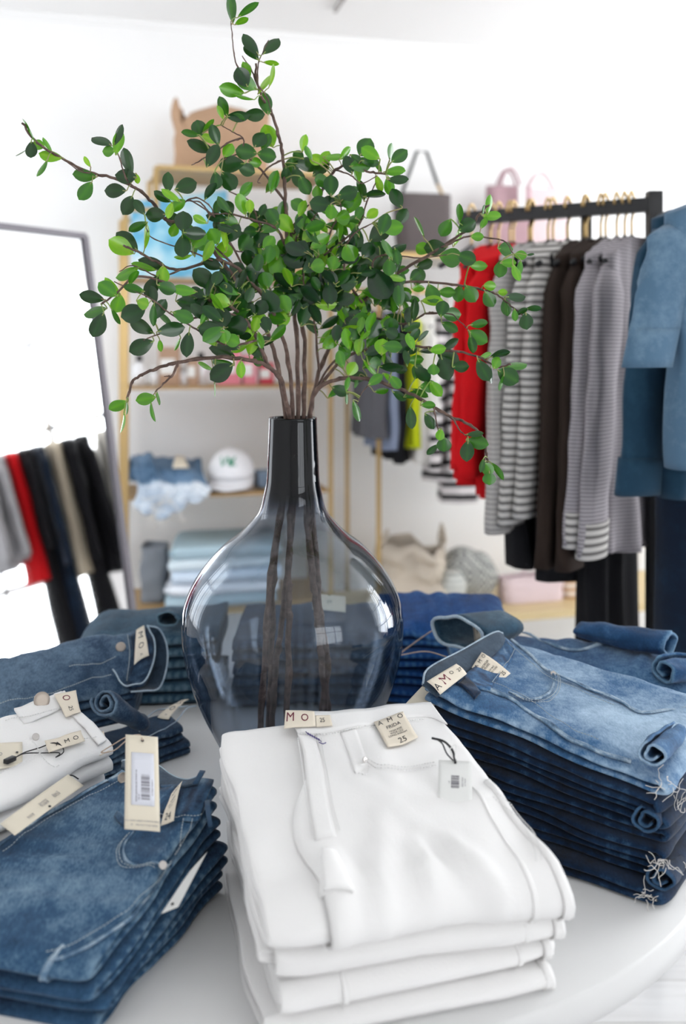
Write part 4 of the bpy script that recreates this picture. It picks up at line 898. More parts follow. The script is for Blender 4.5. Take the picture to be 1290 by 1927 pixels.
for bi, (lab, stem, Y0, limbs) in enumerate(BR):
    # inside the vase the cut stem crosses the neck and stands on the bottom
    sp = []
    ang = bi*2.4
    for x, y in stem:
        f = (y-800)/600.0
        Y = VY+(-.010 if y < 900 else (-.05+.1*((bi*37) % 10)/10)*min(1, f*1.3))+(.004*(bi-3) if y < 900 else 0)
        p = at(x, y, Y); 
        if p.z < TZ+.014: p.z = TZ+.014
        sp.append(p)
    sp[-1] = Vector((sp[-1].x, sp[-1].y, TZ+.014))
    knobby(stems[bi], sp, .0042, .0050, bi)
    for li, (pts, Ya, Yb, r) in enumerate(limbs):
        q = [at(x, y, Ya+(Yb-Ya)*i/(len(pts)-1)) for i, (x, y) in enumerate(pts)]
        if li == 0: q[0] = sp[0]
        knobby(stems[bi], q, r*1.12, r*.5, bi*20+li, kn=.8)
seen = []
for k, (x, y, ln, wd, an, tn) in enumerate(leaves):
    if any(abs(x-a)+abs(y-b) < 7 for a, b in seen): continue
    seen.append((x, y))
    rd = random.Random(k); an = math.radians(an)
    d2 = Vector((math.cos(an), -math.sin(an)))
    bx, by = x-d2.x*ln/2, y-d2.y*ln/2
    s = min(skel, key=lambda s: (s[0]-bx)**2+(s[1]-by)**2)
    dd = math.hypot(s[0]-bx, s[1]-by)
    Yb = s[2]+rd.uniform(-.025, .02)-.0002*dd
    base = at(bx, by, Yb); K2 = Yb/FP; Lr = ln*K2; Wv = wd*K2
    Wr = max(Wv, .56*Lr) if wd/ln > .3 else max(Wv, .42*Lr); roll = math.acos(min(1, Wv/Wr))*rd.choice((-1, 1))
    pit = rd.uniform(-.5, .5); Lr2 = Lr/math.cos(pit)
    X = (Vector((d2.x, 0, -d2.y))*math.cos(pit)+Vector((0, math.sin(pit), 0)))
    side = X.cross(Vector((0, 1, 0))).normalized(); nrm = side.cross(X).normalized()
    sd = side*math.cos(roll)+nrm*math.sin(roll); nm = sd.cross(X).normalized()
    curl = rd.uniform(-.12, .16); cup = rd.uniform(.05, .28)
    def P(u, v, off=0.0):
        wv = math.sin(PI*u**1.25)**.62 if 0 < u < 1 else 0.0
        s_ = (v*2-1)
        return base+X*(u*Lr2)+sd*(s_*wv*Wr/2)+nm*(curl*Lr2*u*u+cup*abs(s_)*wv*Wr/2+off)
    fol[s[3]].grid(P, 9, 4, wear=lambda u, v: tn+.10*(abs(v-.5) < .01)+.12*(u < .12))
    # petiole / twig
    P0_ = at(s[0], s[1], s[2]); mid = P0_.lerp(base, .5)+Vector((0, 0, .08*(base-P0_).length))
    if dd > 2: twigs[s[3]].tube(cr([P0_, mid, base, P(.15, .5, -.0003)], 4), [.0011]*9+[.0007]*4 if dd > 25 else .0008, 5)
    else: twigs[s[3]].tube([P0_, base, P(.15, .5, -.0003)], .0007, 5)
for bi, (lab, stem, Y0, limbs) in enumerate(BR):
    b = thing('leafy_branch', lab, 'branch', (VX+.004*(bi-3), VY, TZ+.01), 'leafy branches in the glass vase')
    stems[bi].build('stem', M_bark, b)
    if twigs[bi].v: twigs[bi].build('twigs', M_twig, b)
    if fol[bi].v: fol[bi].build('foliage', M_leaf, b)
# ------------------------------------------------------------------ background: gold shelf unit at the left
def pxray_wall(x, k):             # point on the plane parallel to the back wall at distance k that the photo shows in column x
    u = (x-CX)/FP; b = P0+WN*k    # b + WD*t : X = u*Y
    t = (u*b.y-b.x)/(WD.x-u*WD.y); return b+WD*t, t
def zat(y, Y): return EYE-(y-HY)/FP*Y
def col_t(x, k): return pxray_wall(x, k)[1]
SK = .42                                          # front of the shelf unit
t0, t1, tm = col_t(237, SK), col_t(622, SK), col_t(294, SK)
Ys = pxray_wall(420, SK)[0].y
zs = [zat(y, Ys) for y in (1140, 930, 727, 524)]; ztop1 = zat(400, Ys); ztop2 = zat(320, Ys)
shelf = thing('shelf_unit', 'tall stepped gold-framed shelf unit against the back wall behind the vase', 'shelf', RM((t0+t1)/2, SK/2+.05, 0))
def rbar(a, b, w_): return MB().bar(a, b, w_)
for (t_, k_, zt_) in ((t0, SK, ztop1), (t1, SK, ztop2), (t0, .08, ztop1), (t1, .08, ztop2), (tm, SK, ztop2), (tm, .08, ztop2)):
    z0_ = 0 if t_ != tm else ztop1
    rbar(RM(t_, k_, z0_), RM(t_, k_, zt_), .018).build('post', M_gold, shelf, smooth=False)
for z_ in zs: rbox(MB(), t0, t1, .08, SK, z_-.009, z_).build('shelf_board', M_woodgold, shelf, smooth=False)
rbox(MB(), tm, t1, .08, SK, ztop2-.008, ztop2).build('shelf_board', M_woodgold, shelf, smooth=False)
for (a, b, zz) in ((t0, tm, ztop1), (t0, t1, zs[0]-.02), (tm, t1, ztop2)):
    for kk in (.08, SK): rbar(RM(a, kk, zz), RM(b, kk, zz), .016).build('rail', M_gold, shelf, smooth=False)
def lift_z(o_or_z): return o_or_z
# beige paper bag on top
def bag(name, lab, c, w_, d_, h_, mat, taper=.1, crumple=.012, group=None, seed=0, handles=None, hmat=None, rim=.0, rot=0.0, solid=.004):
    t = thing(name, lab, 'bag', c, group)
    mb = MB(); R = Matrix.Rotation(rot, 3, 'Z'); c = Vector(c)
    def P(s, v):
        a = 2*PI*s; q = 1-taper*v
        x = se(math.cos(a), .35)*w_/2*(q if taper < 0 else 1-taper*(1-v)); y = se(math.sin(a), .5)*d_/2*(1-.35*v)
        n = noise.noise_vector(Vector((x*14, y*14, v*4+seed)))*crumple
        z = h_*v + (noise.noise(Vector((a*1.3, seed, 0)))*rim*v)
        return c+R@(Vector((x, y, z))+n*(.3+v))
    mb.grid(P, 64, 20, cu=True, flip=True)
    mb.f.append(tuple(i*21 for i in range(64)))
    mb.build('bag_body', mat, t, solid=solid)
    for (x0, x1, hh, yy) in (handles or []):
        pts = [c+R@Vector((x0+(x1-x0)*i/12, yy, h_*.96+hh*math.sin(PI*i/12)**.7)) for i in range(13)]
        MB().tube(pts, .006, 8).build('handle', hmat or mat, t)
    return t
M_kraft = cloth('kraft_beige', (.48, .31, .20), .08)
p, tt_ = pxray_wall(415, .25)
bag('paper_bag', 'beige open-topped sack standing on top of the gold shelf unit', RM(tt_, .25, ztop2+.001), .34, .20, .25, M_kraft, .0, .022, seed=3, rim=.09)
# blue and white abstract painting leaning on the upper shelf
def art():
    t = NT('blue_wash'); n = t.noise(6, 5, t.co(), .5)
    t.col(t.ramp(n, [(.30, (.86, .92, .95)), (.46, (.35, .68, .84)), (.56, (.10, .42, .66)), (.7, (.62, .82, .9))])); t.set(Roughness=.6); return t.m
pa = thing('painting', 'blue and white abstract painting leaning at the left of the top shelf', 'painting', RM((col_t(250, .3)+col_t(455, .3))/2, .3, zs[3]))
ta, tb = col_t(248, .30), col_t(430, .30)
q = [RM(ta, .34, zs[3]+.004), RM(tb, .34, zs[3]+.004), RM(tb, .26, zat(345, Ys)), RM(ta, .26, zat(375, Ys))]
slab(frame_pts(q), 4, 4, .02).build('canvas', art(), pa, smooth=False)
bag('tan_pouch', 'tan leather pouch on the top shelf behind the leaves', RM(col_t(570, .27), .27, zs[3]+.001), .15, .10, .20, cloth('tan_leather', (.62, .44, .26)), .1, .006, seed=9)
# toiletries on the third shelf
def bottle(x, w_, h_, mat, lab, cap=None, shape='b', cat='bottle'):
    b = RM(col_t(x, .30), .30, zs[2]+.001); t = thing('bottle' if shape == 'b' else 'gift_box', lab, cat, b)
    if shape == 'b':
        MB().lathe([(0, 0), (w_/2, 0), (w_/2, h_*.62), (w_*.22, h_*.74), (w_*.2, h_*.8), (0, h_*.8)], b, 24).build('glass_body', mat, t)
        MB().lathe([(0, h_*.8), (w_*.24, h_*.8), (w_*.24, h_), (0, h_)], b, 16).build('cap', cap or M_black, t)
    else:
        o = MB().box(b+Vector((0, 0, h_/2)), (w_, .06, h_), .26).build('carton', mat, t, smooth=False, bevel=.002)
        MB().box(b+Vector((0, -.032, h_*.5)), (w_*.7, .002, h_*.4), .26).build('front_label', M_card, t, smooth=False)
M_pink = plain('pink_gloss', (.72, .22, .28), .4); M_bw = plain('milky_glass', (.78, .78, .80), .25); M_brn = plain('tan_box', (.42, .27, .18), .6)
bottle(262, .05, .11, M_bw, 'white bottle with dark cap, leftmost on the middle shelf')
bottle(292, .045, .07, M_bw, 'small white jar-like bottle, second from left on the middle shelf', M_card)
bottle(345, .05, .07, M_bw, 'short white bottle in front of the tan boxes', M_card)
bottle(378, .05, .12, M_bw, 'tall white bottle between tan box and pink box', M_black)
bottle(318, .075, .14, M_brn, 'tall tan box on the middle shelf', shape='x', cat='box')
bottle(362, .04, .10, M_brn, 'narrow tan box on the middle shelf', shape='x', cat='box')
bottle(430, .08, .14, M_pink, 'pink box with white front on the middle shelf', shape='x', cat='box')
bottle(468, .05, .11, M_pink, 'pink and white box near the right of the middle shelf', shape='x', cat='box')
bottle(500, .05, .08, plain('red_gloss', (.55, .05, .08), .4), 'small red box at the right of the middle shelf', shape='x', cat='box')
# denim shorts draped, cap, folded pile
zc = zs[1]
sh = thing('denim_shorts', 'frayed washed denim shorts with cream tag hanging over the lower shelf edge', 'shorts', RM(col_t(315, .3), .3, zc))
M_wash = denim('washed_frayed_denim', (.03, .08, .15), (.16, .27, .42), (.80, .86, .92), .8)
tL, tR2 = col_t(250, .36), col_t(385, .36)
def Psh(u, v):
    t_ = tL+(tR2-tL)*u; 
    prof_ = [(.10, .005), (.12, .10), (.25, .125), (.36, .09), (.43, .02), (.445, -.03), (.45, -.07)]
    x = v*(len(prof_)-1); i = min(len(prof_)-2, int(x)); f = x-i
    k_ = prof_[i][0]*(1-f)+prof_[i+1][0]*f; z_ = prof_[i][1]*(1-f)+prof_[i+1][1]*f
    z_ *= (1-.30*u if z_ > 0 else max(.05, 1.3-2.0*abs(u-.33)))
    n = noise.noise_vector(Vector((u*7, v*5, 3)))*.022
    p_ = RM(t_, k_, zc+z_+.01)+n; return p_
MB().grid(Psh, 40, 30, wear=lambda u, v: .2+.6*(v > .6)).build('shorts_cloth', M_wash, sh, solid=.006)
slab(frame_pts([Psh(.58, .50), Psh(.76, .50), Psh(.76, .33), Psh(.58, .33)]), 3, 3, .001).build('tag', M_cream, sh)
for o in sh.children[-1:]: o.location = WN*.012+Vector((0, 0, .012))
fray(MB(), Psh(.4, .8), 30, .05, 3, .0015).build('frayed_hem', M_threadw, sh)
cp = thing('baseball_cap', 'white baseball cap with green letter emblem on the lower shelf', 'cap', RM(col_t(435, .3), .3, zc))
cc = RM(col_t(435, .28), .28, zc+.002); Mcap = cloth('cap_white', (.86, .86, .89), .02)
mb = MB(); mb.grid(lambda u, v: cc+Vector((.088*math.cos(2*PI*u)*math.sin(PI/2*v)*1.0, .095*math.sin(2*PI*u)*math.sin(PI/2*v), .045+.105*math.cos(PI/2*v))), 32, 12, cu=True)
mb.lathe([(.088, .045), (.087, .0)], cc, 32); mb.build('crown', Mcap, cp, solid=.002)
MB().grid(lambda u, v: cc+Vector((.082*math.sin((u-.5)*2.2)*(1+.05*v), -.075-.075*v*math.cos((u-.5)*2.4), .030-.022*v+.02*abs(u-.5)*v)), 16, 8).build('brim', Mcap, cp, solid=.003)
M_green = plain('green_embroidery', (.01, .30, .16), .7)
def Fcap(s, t, l=0):
    a = -PI/2+(s-.5)*.85; e = .35+t*.75
    return cc+Vector(((.0895+l)*math.cos(a)*math.cos(e*.9), (.0965+l)*math.sin(a)*math.cos(e*.9), .045+(.106+l)*math.sin(e*.9)))
mb = MB(); text(mb, Fcap, 'W', .40, .42, .80, .62, 0, .002); text(mb, Fcap, 'K', .66, .40, .60, .50, 0, .0025); em = mb.build('emblem', M_green, cp, smooth=False)
MB().box(RM(col_t(500, .3), .3, zc+.035), (.07, .1, .06), .26).build('small_box', plain('slate_box', (.16, .22, .30), .6), None, smooth=False, bevel=.006)
tag(bpy.data.objects['small_box'], 'small slate box beside the white cap', 'box')
tag(bpy.data.objects['small_box'], kind=None)
pc_ = [(RM(col_t(x, k_), k_, 0).x, RM(col_t(x, k_), k_, 0).y) for x, k_ in ((330, .12), (505, .12), (520, .42), (318, .42))]
cols = [(.45, .60, .68), (.70, .80, .86), (.62, .72, .84), (.80, .84, .90), (.42, .55, .62)]
nm = ['topmost', 'second', 'third', 'fourth', 'lowest']
for i in range(5):
    hh_ = .22*(5-i)/5
    S = Surf([(x+random.Random(i).uniform(-.012, .012), y) for x, y in pc_], [hh_]*4, (), .006, 300+i, 9, base=zs[0]+.001)
    c = sum((Vector((x, y, 0)) for x, y in S.c and [(v.x, v.y) for v in S.c]), Vector((0, 0, 0)))/4
    t = thing('folded_shirt', 'pale folded shirt on the bottom gold shelf, %s of the pile' % nm[i], 'clothes', (c.x, c.y, zs[0]+hh_-.044), 'pale shirts on the bottom shelf')
    mb = MB(); folded(mb, S, 5-i, 400+i, gapj=.012, nb=24); mb.build('folded_cloth', cloth('pale_cloth_%s' % nm[i], cols[i]), t)
bag('grey_pouch', 'dark grey cloth pouch beside the pale shirts on the bottom shelf', RM(col_t(292, .25), .25, zs[0]+.001), .10, .14, .20, cloth('grey_cloth', (.22, .24, .27)), .1, .012, seed=21)

# ------------------------------------------------------------------ gold wall rack with bags and clothes at the right
GK = .50
ga, gb = col_t(712, GK), col_t(1200, GK)+.35
Yg = pxray_wall(712, GK)[0].y
zsh = zat(478, Yg); zrl = zat(545, Yg); zbot = zat(1165, Yg)
rack = thing('wall_rack', 'long gold wall rack with a top shelf, hanging rail and low platform', 'rack', RM((ga+gb)/2, GK/2, 0))
for (t_, k_) in ((ga, GK), (gb, GK), (ga, .06), (gb, .06)): rbar(RM(t_, k_, 0), RM(t_, k_, zsh), .018).build('post', M_gold, rack, smooth=False)
rbox(MB(), ga-.05, gb, .06, GK, zsh-.012, zsh).build('shelf_board', plain('pale_shelf', (.72, .68, .62), .5), rack, smooth=False)
rbar(RM(ga-.12, GK-.1, zrl), RM(gb, GK-.1, zrl), .018).build('hanging_rail', M_gold, rack, smooth=False)
rbox(MB(), ga-.25, gb, .06, GK+.06, zbot-.03, zbot).build('platform', plain('pale_brass_board', (.70, .55, .30), .4, .2), rack, smooth=False)
rbar(RM(ga, GK, zsh), RM(gb, GK, zsh), .018).build('shelf_edge', M_gold, rack, smooth=False)
# bags on the shelf
M_char = cloth('charcoal_felt', (.135, .115, .115), .1)
tcx = col_t(793, .3); Yb_ = RM(tcx, .3).y
ch = thing('shoulder_bag', 'charcoal felt bag with tall pointed strap on the gold shelf', 'bag', RM(tcx, .3, zsh+.001))
wbg = 104/FP*Yb_; hbg = zat(368, Yb_)-zsh
def Pb(s, v):
    a = 2*PI*s; return RM(tcx+se(math.cos(a), .3)*wbg/2*(.72+.28*min(1, v*1.6)**.5), .3+se(math.sin(a), .6)*.06, zsh+.001+hbg*v)
mb = MB().grid(Pb, 48, 16, cu=True); mb.f.append(tuple(i*17 for i in range(48))); mb.build('bag_body', M_char, ch, solid=.004)
zt_ = zsh+hbg
MB().tube([RM(tcx-wbg*.42, .3, zt_-.02), RM(tcx-.02, .3, zat(285, Yb_)), RM(tcx+.02, .3, zat(285, Yb_)), RM(tcx+wbg*.30, .3, zat(345, Yb_))], .007, 8).build('strap', plain('dark_green_leather', (.02, .03, .025), .5), ch)
MB().tube([RM(tcx+wbg*.30, .3, zat(345, Yb_)), RM(tcx+wbg*.46, .3, zt_-.02)], .007, 8).build('strap_end', M_gold, ch)
MB().box(RM(tcx-wbg*.48, .32, zt_-.05), (.02, .03, .06), .26).build('buckle', M_black, ch, smooth=False)
M_mauve = cloth('mauve_leather', (.46, .30, .33), .05, .1); M_blush = cloth('blush_leather', (.76, .62, .64), .04, .1)
for (x0, x1, ytop, mat, lab, sd) in ((905, 985, 352, M_mauve, 'mauve handbag behind the leafy branch tip and black rail', 1), (955, 1062, 358, M_blush, 'pale pink tote with thin handles behind the black rail', 2)):
    tc_ = col_t((x0+x1)/2, .28-.08*sd); kk = .36-.10*sd; Yq = RM(tc_, kk).y
    w_ = (x1-x0)/FP*Yq*1.05
    tb_ = bag('handbag', lab, RM(tc_, kk, zsh+.001), w_, .09, zat(ytop, Yq)-zsh, mat, .06, .004, seed=sd, rot=.26, handles=[(-w_*.25, w_*.25, .085, -.02), (-w_*.25, w_*.25, .085, .02)], hmat=mat)
    if sd == 1: MB().box(RM(tc_+.03, kk+.06, zsh+.26), (.03, .004, .09), .26).build('paper_tag', M_card, tb_, smooth=False)
# things on the low platform
bag('canvas_tote', 'cream canvas tote slumped at the left end of the low platform', RM(col_t(775, .35), .35, zbot+.001), .24, .22, .24, cloth('canvas', (.62, .55, .46), .12), -.05, .045, seed=5, rim=.10)
M_check = NT('checked_cloth'); ck = M_check.nd('ShaderNodeTexChecker'); ck.inputs['Scale'].default_value = 70; M_check.l.new(M_check.co(), ck.inputs[0]); ck.inputs['Color1'].default_value = (.50, .50, .47, 1); ck.inputs['Color2'].default_value = (.16, .17, .16, 1); M_check.l.new(ck.outputs[0], M_check.b.inputs['Base Color']); M_check = M_check.m
def cushion(name, lab, cat, c, r, mat, rot=(0, 0, 0)):
    mb = MB(); R = Matrix.Rotation(rot[2], 3, 'Z') @ Matrix.Rotation(rot[1], 3, 'Y'); c = Vector(c)
    mb.grid(lambda u, v: c+R@Vector((r[0]*se(math.cos(2*PI*u), .7)*math.sin(PI*v)**.7, r[1]*se(math.sin(2*PI*u), .7)*math.sin(PI*v)**.7, -r[2]*math.cos(PI*v)+.01*noise.noise(Vector((u*5, v*5, 0))))), 32, 16, cu=True)
    t = mb.build(name, mat, None); return tag(t, lab, cat)
cushion('checked_pouch', 'dark checked pouch slumped between the canvas tote and pink tote', 'bag', RM(col_t(880, .35), .35, zbot+.105), (.12, .07, .10), M_check, (0, .5, .26))
cushion('striped_pouch', 'light striped pouch leaning on the canvas tote', 'bag', RM(col_t(845, .40), .42, zbot+.072), (.05, .06, .07), striped('grey_stripe', (.7, .7, .66), (.42, .44, .42), .02), (0, .2, .26))
Yq = RM(col_t(997, .38), .38).y
bag('pink_tote', 'pale pink leather tote standing on the low platform', RM(col_t(997, .38), .38, zbot+.001), 118/FP*Yq, .12, zat(1082, Yq)-zbot, M_blush, -.06, .004, seed=7, rot=.26, handles=[(-.04, .04, .035, 0)])
M_bask = striped('woven_straw', (.55, .33, .18), (.82, .74, .66), .03)
bag('straw_basket', 'brown and white woven basket beside the pink tote', RM(col_t(1072, .36), .36, zbot+.001), .11, .12, .17, M_bask, .05, .002, seed=8, rot=.26)

# ------------------------------------------------------------------ hanging clothes
def hanger(p, wdir, half, group, mat=M_blackp, hook=M_gold, label=None):
    """p = top of the rail; wdir = shoulder direction"""
    t = thing('hanger', label, 'hanger', p, group)
    p = Vector(p); wdir = Vector(wdir).normalized()
    pts = [p+Vector((0, 0, -.075)), p+Vector((0, 0, -.03))]+[p+wdir*(.016*math.sin(a))+Vector((0, 0, -.010+.018*(-math.cos(a)))) for a in [PI*1.0+.0, PI*.8, PI*.6]]
    pts = [p+Vector((0, 0, -.085)), p+Vector((0, 0, -.045)), p+wdir*.018+Vector((0, 0, -.022)), p+wdir*.020+Vector((0, 0, .004)), p+wdir*.0+Vector((0, 0, .022)), p-wdir*.018+Vector((0, 0, .004)), p-wdir*.016+Vector((0, 0, -.008))]
    MB().tube(cr(pts, 4), .0034, 6).build('hook', hook, t)
    c = p+Vector((0, 0, -.085))
    MB().tube([c-wdir*half+Vector((0, 0, -half*.36)), c-wdir*half*.3+Vector((0, 0, -.02)), c, c+wdir*half*.3+Vector((0, 0, -.02)), c+wdir*half+Vector((0, 0, -half*.36))], .007, 8).build('shoulder_bar', mat, t)
    return t
def hung(name, lab, cat, p, wdir, half, length, mat, group=None, sleeve=None, depth=.022, flare=1.0, seed=0, cuff=None, sl_w=.055, neck=.07, button=None, sl_ang=.12, fold=.012, collar=False):
    """a garment on a hanger: torso with shoulders, soft vertical folds and two sleeves"""
    p = Vector(p); wdir = Vector(wdir).normalized(); dd = wdir.cross(Vector((0, 0, 1))).normalized(); top = p+Vector((0, 0, -.088))
    t = thing(name, lab, cat, p+Vector((0, 0, -.1-length)), group)
    def P(s, v):
        a = 2*PI*s; c_, s_ = math.cos(a), math.sin(a)
        if v < .12:
            q = v/.12; w_ = half*(neck/half+(1-neck/half)*q)
            x = se(c_, .6)*w_; zz = -.36*max(0, abs(x)-neck*.6)
            dp = depth*(.35+.65*q)
        else:
            q = (v-.12)/.88; w_ = half*(1-.10*math.sin(min(1, q*2)*PI/2)+(flare-1)*q)
            x = se(c_, .6)*w_; zz = -.36*(half-neck*.6)-q*(length-.36*half)
            dp = depth*(1+.5*q)
        f = fold*(.2+v)*math.sin(x*70+seed*3+2*noise.noise(Vector((x*8, v*3, seed))))
        n = noise.noise(Vector((x*6, v*4, seed+4)))*fold
        if v < .12: zz = -.36*max(0, abs(x)-neck*.6)
        return top+wdir*x+dd*(se(s_, .7)*dp+f+n)+Vector((0, 0, zz+.01*noise.noise(Vector((x*9, 3, seed)))*v))
    MB().grid(P, 64, 34, cu=True).build('body', mat, t, solid=.002)
    if collar:
        MB().lathe([(.05, -.01), (.056, .02), (.048, .035)], top, 24).build('collar', mat, t, solid=.003)
    if sleeve:
        for sg in (-1, 1):
            sh_ = top+wdir*sg*half*.84+Vector((0, 0, -.36*half-.005)); rd = random.Random(seed+sg)
            end = sh_+wdir*sg*(sleeve*math.sin(sl_ang)+.01)+Vector((0, 0, -sleeve*math.cos(sl_ang)))+dd*rd.uniform(-.02, .02)
            def Q(s, v, r0=sl_w*1.25, r1=sl_w, sh_=sh_, end=end):
                c = sh_.lerp(end, v); a = 2*PI*s; r = r0+(r1-r0)*min(1, v*1.2); r *= min(1, .45+v*6)
                n = 1+.22*noise.noise(Vector((math.cos(a)*1.5, math.sin(a)*1.5, v*6+seed)))
                return c+wdir*r*math.cos(a)*n+dd*r*.42*math.sin(a)*n
            sl = MB().grid(Q, 28, 22, cu=True).build('sleeve', mat, t, solid=.002)
            if cuff:
                ce = end-(end-sh_).normalized()*.07
                MB().grid(lambda s, v, ce=ce, end=end: ce.lerp(end+Vector((0, 0, -.004)), v)+wdir*sl_w*1.04*math.cos(2*PI*s)+dd*sl_w*.50*math.sin(2*PI*s), 28, 4, cu=True).build('cuff', cuff, sl, solid=.003)
    return t
# black freestanding rail
Ra = Vector((.300, 2.56, 0)); Rb = Vector((.712, 2.29, 0)); Rd = (Rb-Ra).normalized(); Rn = Vector((-Rd.y, Rd.x, 0))
zr = zat(385, 2.29)
Lr_ = (Rb-Ra).length
br_ = thing('clothes_rail', 'black square-tube clothes rail standing at the right', 'rack', (Ra+Rb)/2)
MB().bar(Ra+Vector((0, 0, zr)), Rb+Vector((0, 0, zr)), .032, .032).build('top_bar', M_black, br_, smooth=False)
MB().bar(Rb, Rb+Vector((0, 0, zr+.03)), .032).build('post', M_black, br_, smooth=False)
pm = Ra+Rd*(Lr_*.66)+Rn*.02
MB().bar(pm, pm+Vector((0, 0, zr-.0)), .022).build('post', M_black, br_, smooth=False)
MB().bar(Vector((Ra.x, Ra.y, .02))+Rn*.02, Vector((Rb.x, Rb.y, .02))+Rn*.02, .03).build('base_bar', M_black, br_, smooth=False)
for e_ in (Rb, pm): MB().bar(e_+Vector((0, 0, .015)), e_+Rn*.22+Vector((0, 0, .015)), .03).build('foot', M_black, br_, smooth=False)
W = Rn
def onrail(x):
    u = (x-CX)/FP; s_ = (u*Ra.y-Ra.x)/(Rd.x-u*Rd.y); return Ra+Rd*s_+Vector((0, 0, zr+.013))
M_red = cloth('red_knit', (.62, .008, .012), .1); M_brown = cloth('dark_brown_knit', (.030, .020, .016), .2); M_heather = striped('white_grey_stripe', (.50, .48, .46), (.34, .32, .31), .011, .5)
M_bwst = striped('black_white_stripe', (.012, .012, .014), (.70, .66, .66), .048, .42); M_tweed = striped('grey_white_narrow_stripe', (.17, .16, .155), (.60, .575, .55), .017, .45)
M_pin = striped('grey_pinstripe', (.22, .20, .22), (.44, .41, .43), .008, .5); M_blk = cloth('black_cloth', (.010, .010, .012), .2); M_cham = denim('chambray', (.09, .17, .26), (.20, .31, .42), (.34, .45, .55), .25); M_dsh = denim('dark_chambray', (.015, .05, .09), (.03, .085, .14), (.08, .17, .25), .3)
M_navy = denim('navy_jeans', (.003, .010, .025), (.008, .03, .065), (.02, .07, .13), .3)
HG = 'gold-hooked hangers on the black rail'
def rail_item(x, lab, cat, length, mat, **k):
    p = onrail(x); hanger(p, W, .19, HG, label='black hanger carrying the '+' '.join(lab.split()[:9])); return hung('hanging_garment', lab, cat, p+Vector((0, 0, 0)), W, k.pop('half', .19), length, mat, 'clothes on the black rail', **k)
rail_item(938, 'bright red hanging top on the black rail, beside the striped shirt', 'top', .60, M_red, sleeve=.46, seed=1, depth=.03, sl_w=.05)
rail_item(966, 'second bright red hanging top, next to the grey striped knits', 'top', .62, M_red, sleeve=.48, seed=2, depth=.03)
rail_item(1000, 'light grey heather knit hanging on the black rail beside the red tops', 'sweater', .66, M_heather, sleeve=.60, seed=3, half=.18)
rail_item(1040, 'grey and white narrow-striped knit, left one of the pair', 'sweater', .60, M_tweed, sleeve=.58, seed=4, half=.18)
rail_item(1068, 'grey and white narrow-striped knit, right one of the pair', 'sweater', .60, M_tweed, sleeve=.56, seed=5, half=.18)
rail_item(1100, 'dark brown hanging knit beside the striped knits', 'sweater', .72, M_brown, sleeve=.66, seed=6, half=.18)
rail_item(1130, 'dark brown hanging knit beside the grey pinstripe shirts', 'sweater', .72, M_brown, sleeve=.66, seed=7, half=.18)
rail_item(1160, 'grey pinstripe shirt with striped cuffs, left one of the pair', 'shirt', .70, M_pin, sleeve=.60, seed=8, cuff=M_tweed, half=.19)
rail_item(1188, 'grey pinstripe shirt with striped cuffs, beside the denim shirts', 'shirt', .72, M_pin, sleeve=.62, seed=9, cuff=M_tweed, half=.19)
for (x, ln, sd, lab) in ((1000, .78, 12, 'long black trousers hanging below the grey striped knits'), (1060, .80, 13, 'long black trousers hanging behind the brown knits'), (1135, .96, 14, 'long black trousers hanging behind the pinstripe shirts')):
    p = onrail(x)+Rd*.012; hung('hanging_trousers', lab, 'trousers', p+Vector((0, 0, -.02)), W, .15, ln, M_blk, 'clothes on the black rail', seed=sd, depth=.026, neck=.14)
for i, o_ in enumerate(('leftmost', 'second', 'third', 'fourth', 'fifth', 'sixth', 'seventh', 'eighth', 'rightmost')): hanger(onrail(880+i*36+7), W, .17, HG, label='bare black gold-hooked hanger on the black rail, %s from the left' % o_)
# clothes facing the camera at the right edge
FR = at(1345, 300, 2.0); wd2 = Vector((.93, .36, 0)).normalized()
hx = thing('wall_hook_rail', 'short black rail just beyond the right edge holding the denim shirts', 'rack', Vector((FR.x, FR.y, 0)))
MB().bar(FR+Vector((0, -.12, -.013)), FR+Vector((0, .11, -.013)), .024).build('arm', M_black, hx, smooth=False)
XR = FR.x+.75
MB().bar(FR+Vector((0, .11, -.013)), Vector((XR, FR.y+.11, FR.z-.013)), .024).build('cross_arm', M_black, hx, smooth=False)
MB().bar(Vector((XR, FR.y+.11, 0)), Vector((XR, FR.y+.11, FR.z)), .03).build('post', M_black, hx, smooth=False)
MB().bar(Vector((XR, FR.y-.1, .015)), Vector((XR, FR.y+.5, .015)), .03).build('foot', M_black, hx, smooth=False)
def front_item(dy, lab, cat, half, ln, mat, nm='hanging_garment', **k):
    p = FR+Vector((0, dy, 0)); hanger(p, wd2, half*.8, 'hangers on the short rail at the right edge', label='black hanger inside the '+' '.join(lab.split()[:5])); return hung(nm, lab, cat, p, wd2, half, ln, mat, 'denim clothes at the right edge', **k)
front_item(-.08, 'light blue chambray short-sleeved shirt hanging at the right edge', 'shirt', .150, .53, M_cham, sleeve=.27, seed=21, depth=.035, sl_w=.050, sl_ang=.27, fold=.008, collar=True, cuff=M_cham)
front_item(.02, 'dark denim long-sleeved shirt hanging behind the light chambray shirt', 'shirt', .140, .60, M_dsh, sleeve=.52, seed=22, depth=.03, sl_w=.050, sl_ang=.08, fold=.01, cuff=M_dsh)
p = FR+Vector((0, .12, -.30)); hung('hanging_trousers', 'long navy jeans hanging at the right edge below the denim shirts', 'jeans', FR+Vector((0, .10, 0)), wd2, .10, 1.10, M_navy, 'denim clothes at the right edge', seed=23, depth=.03, neck=.09)
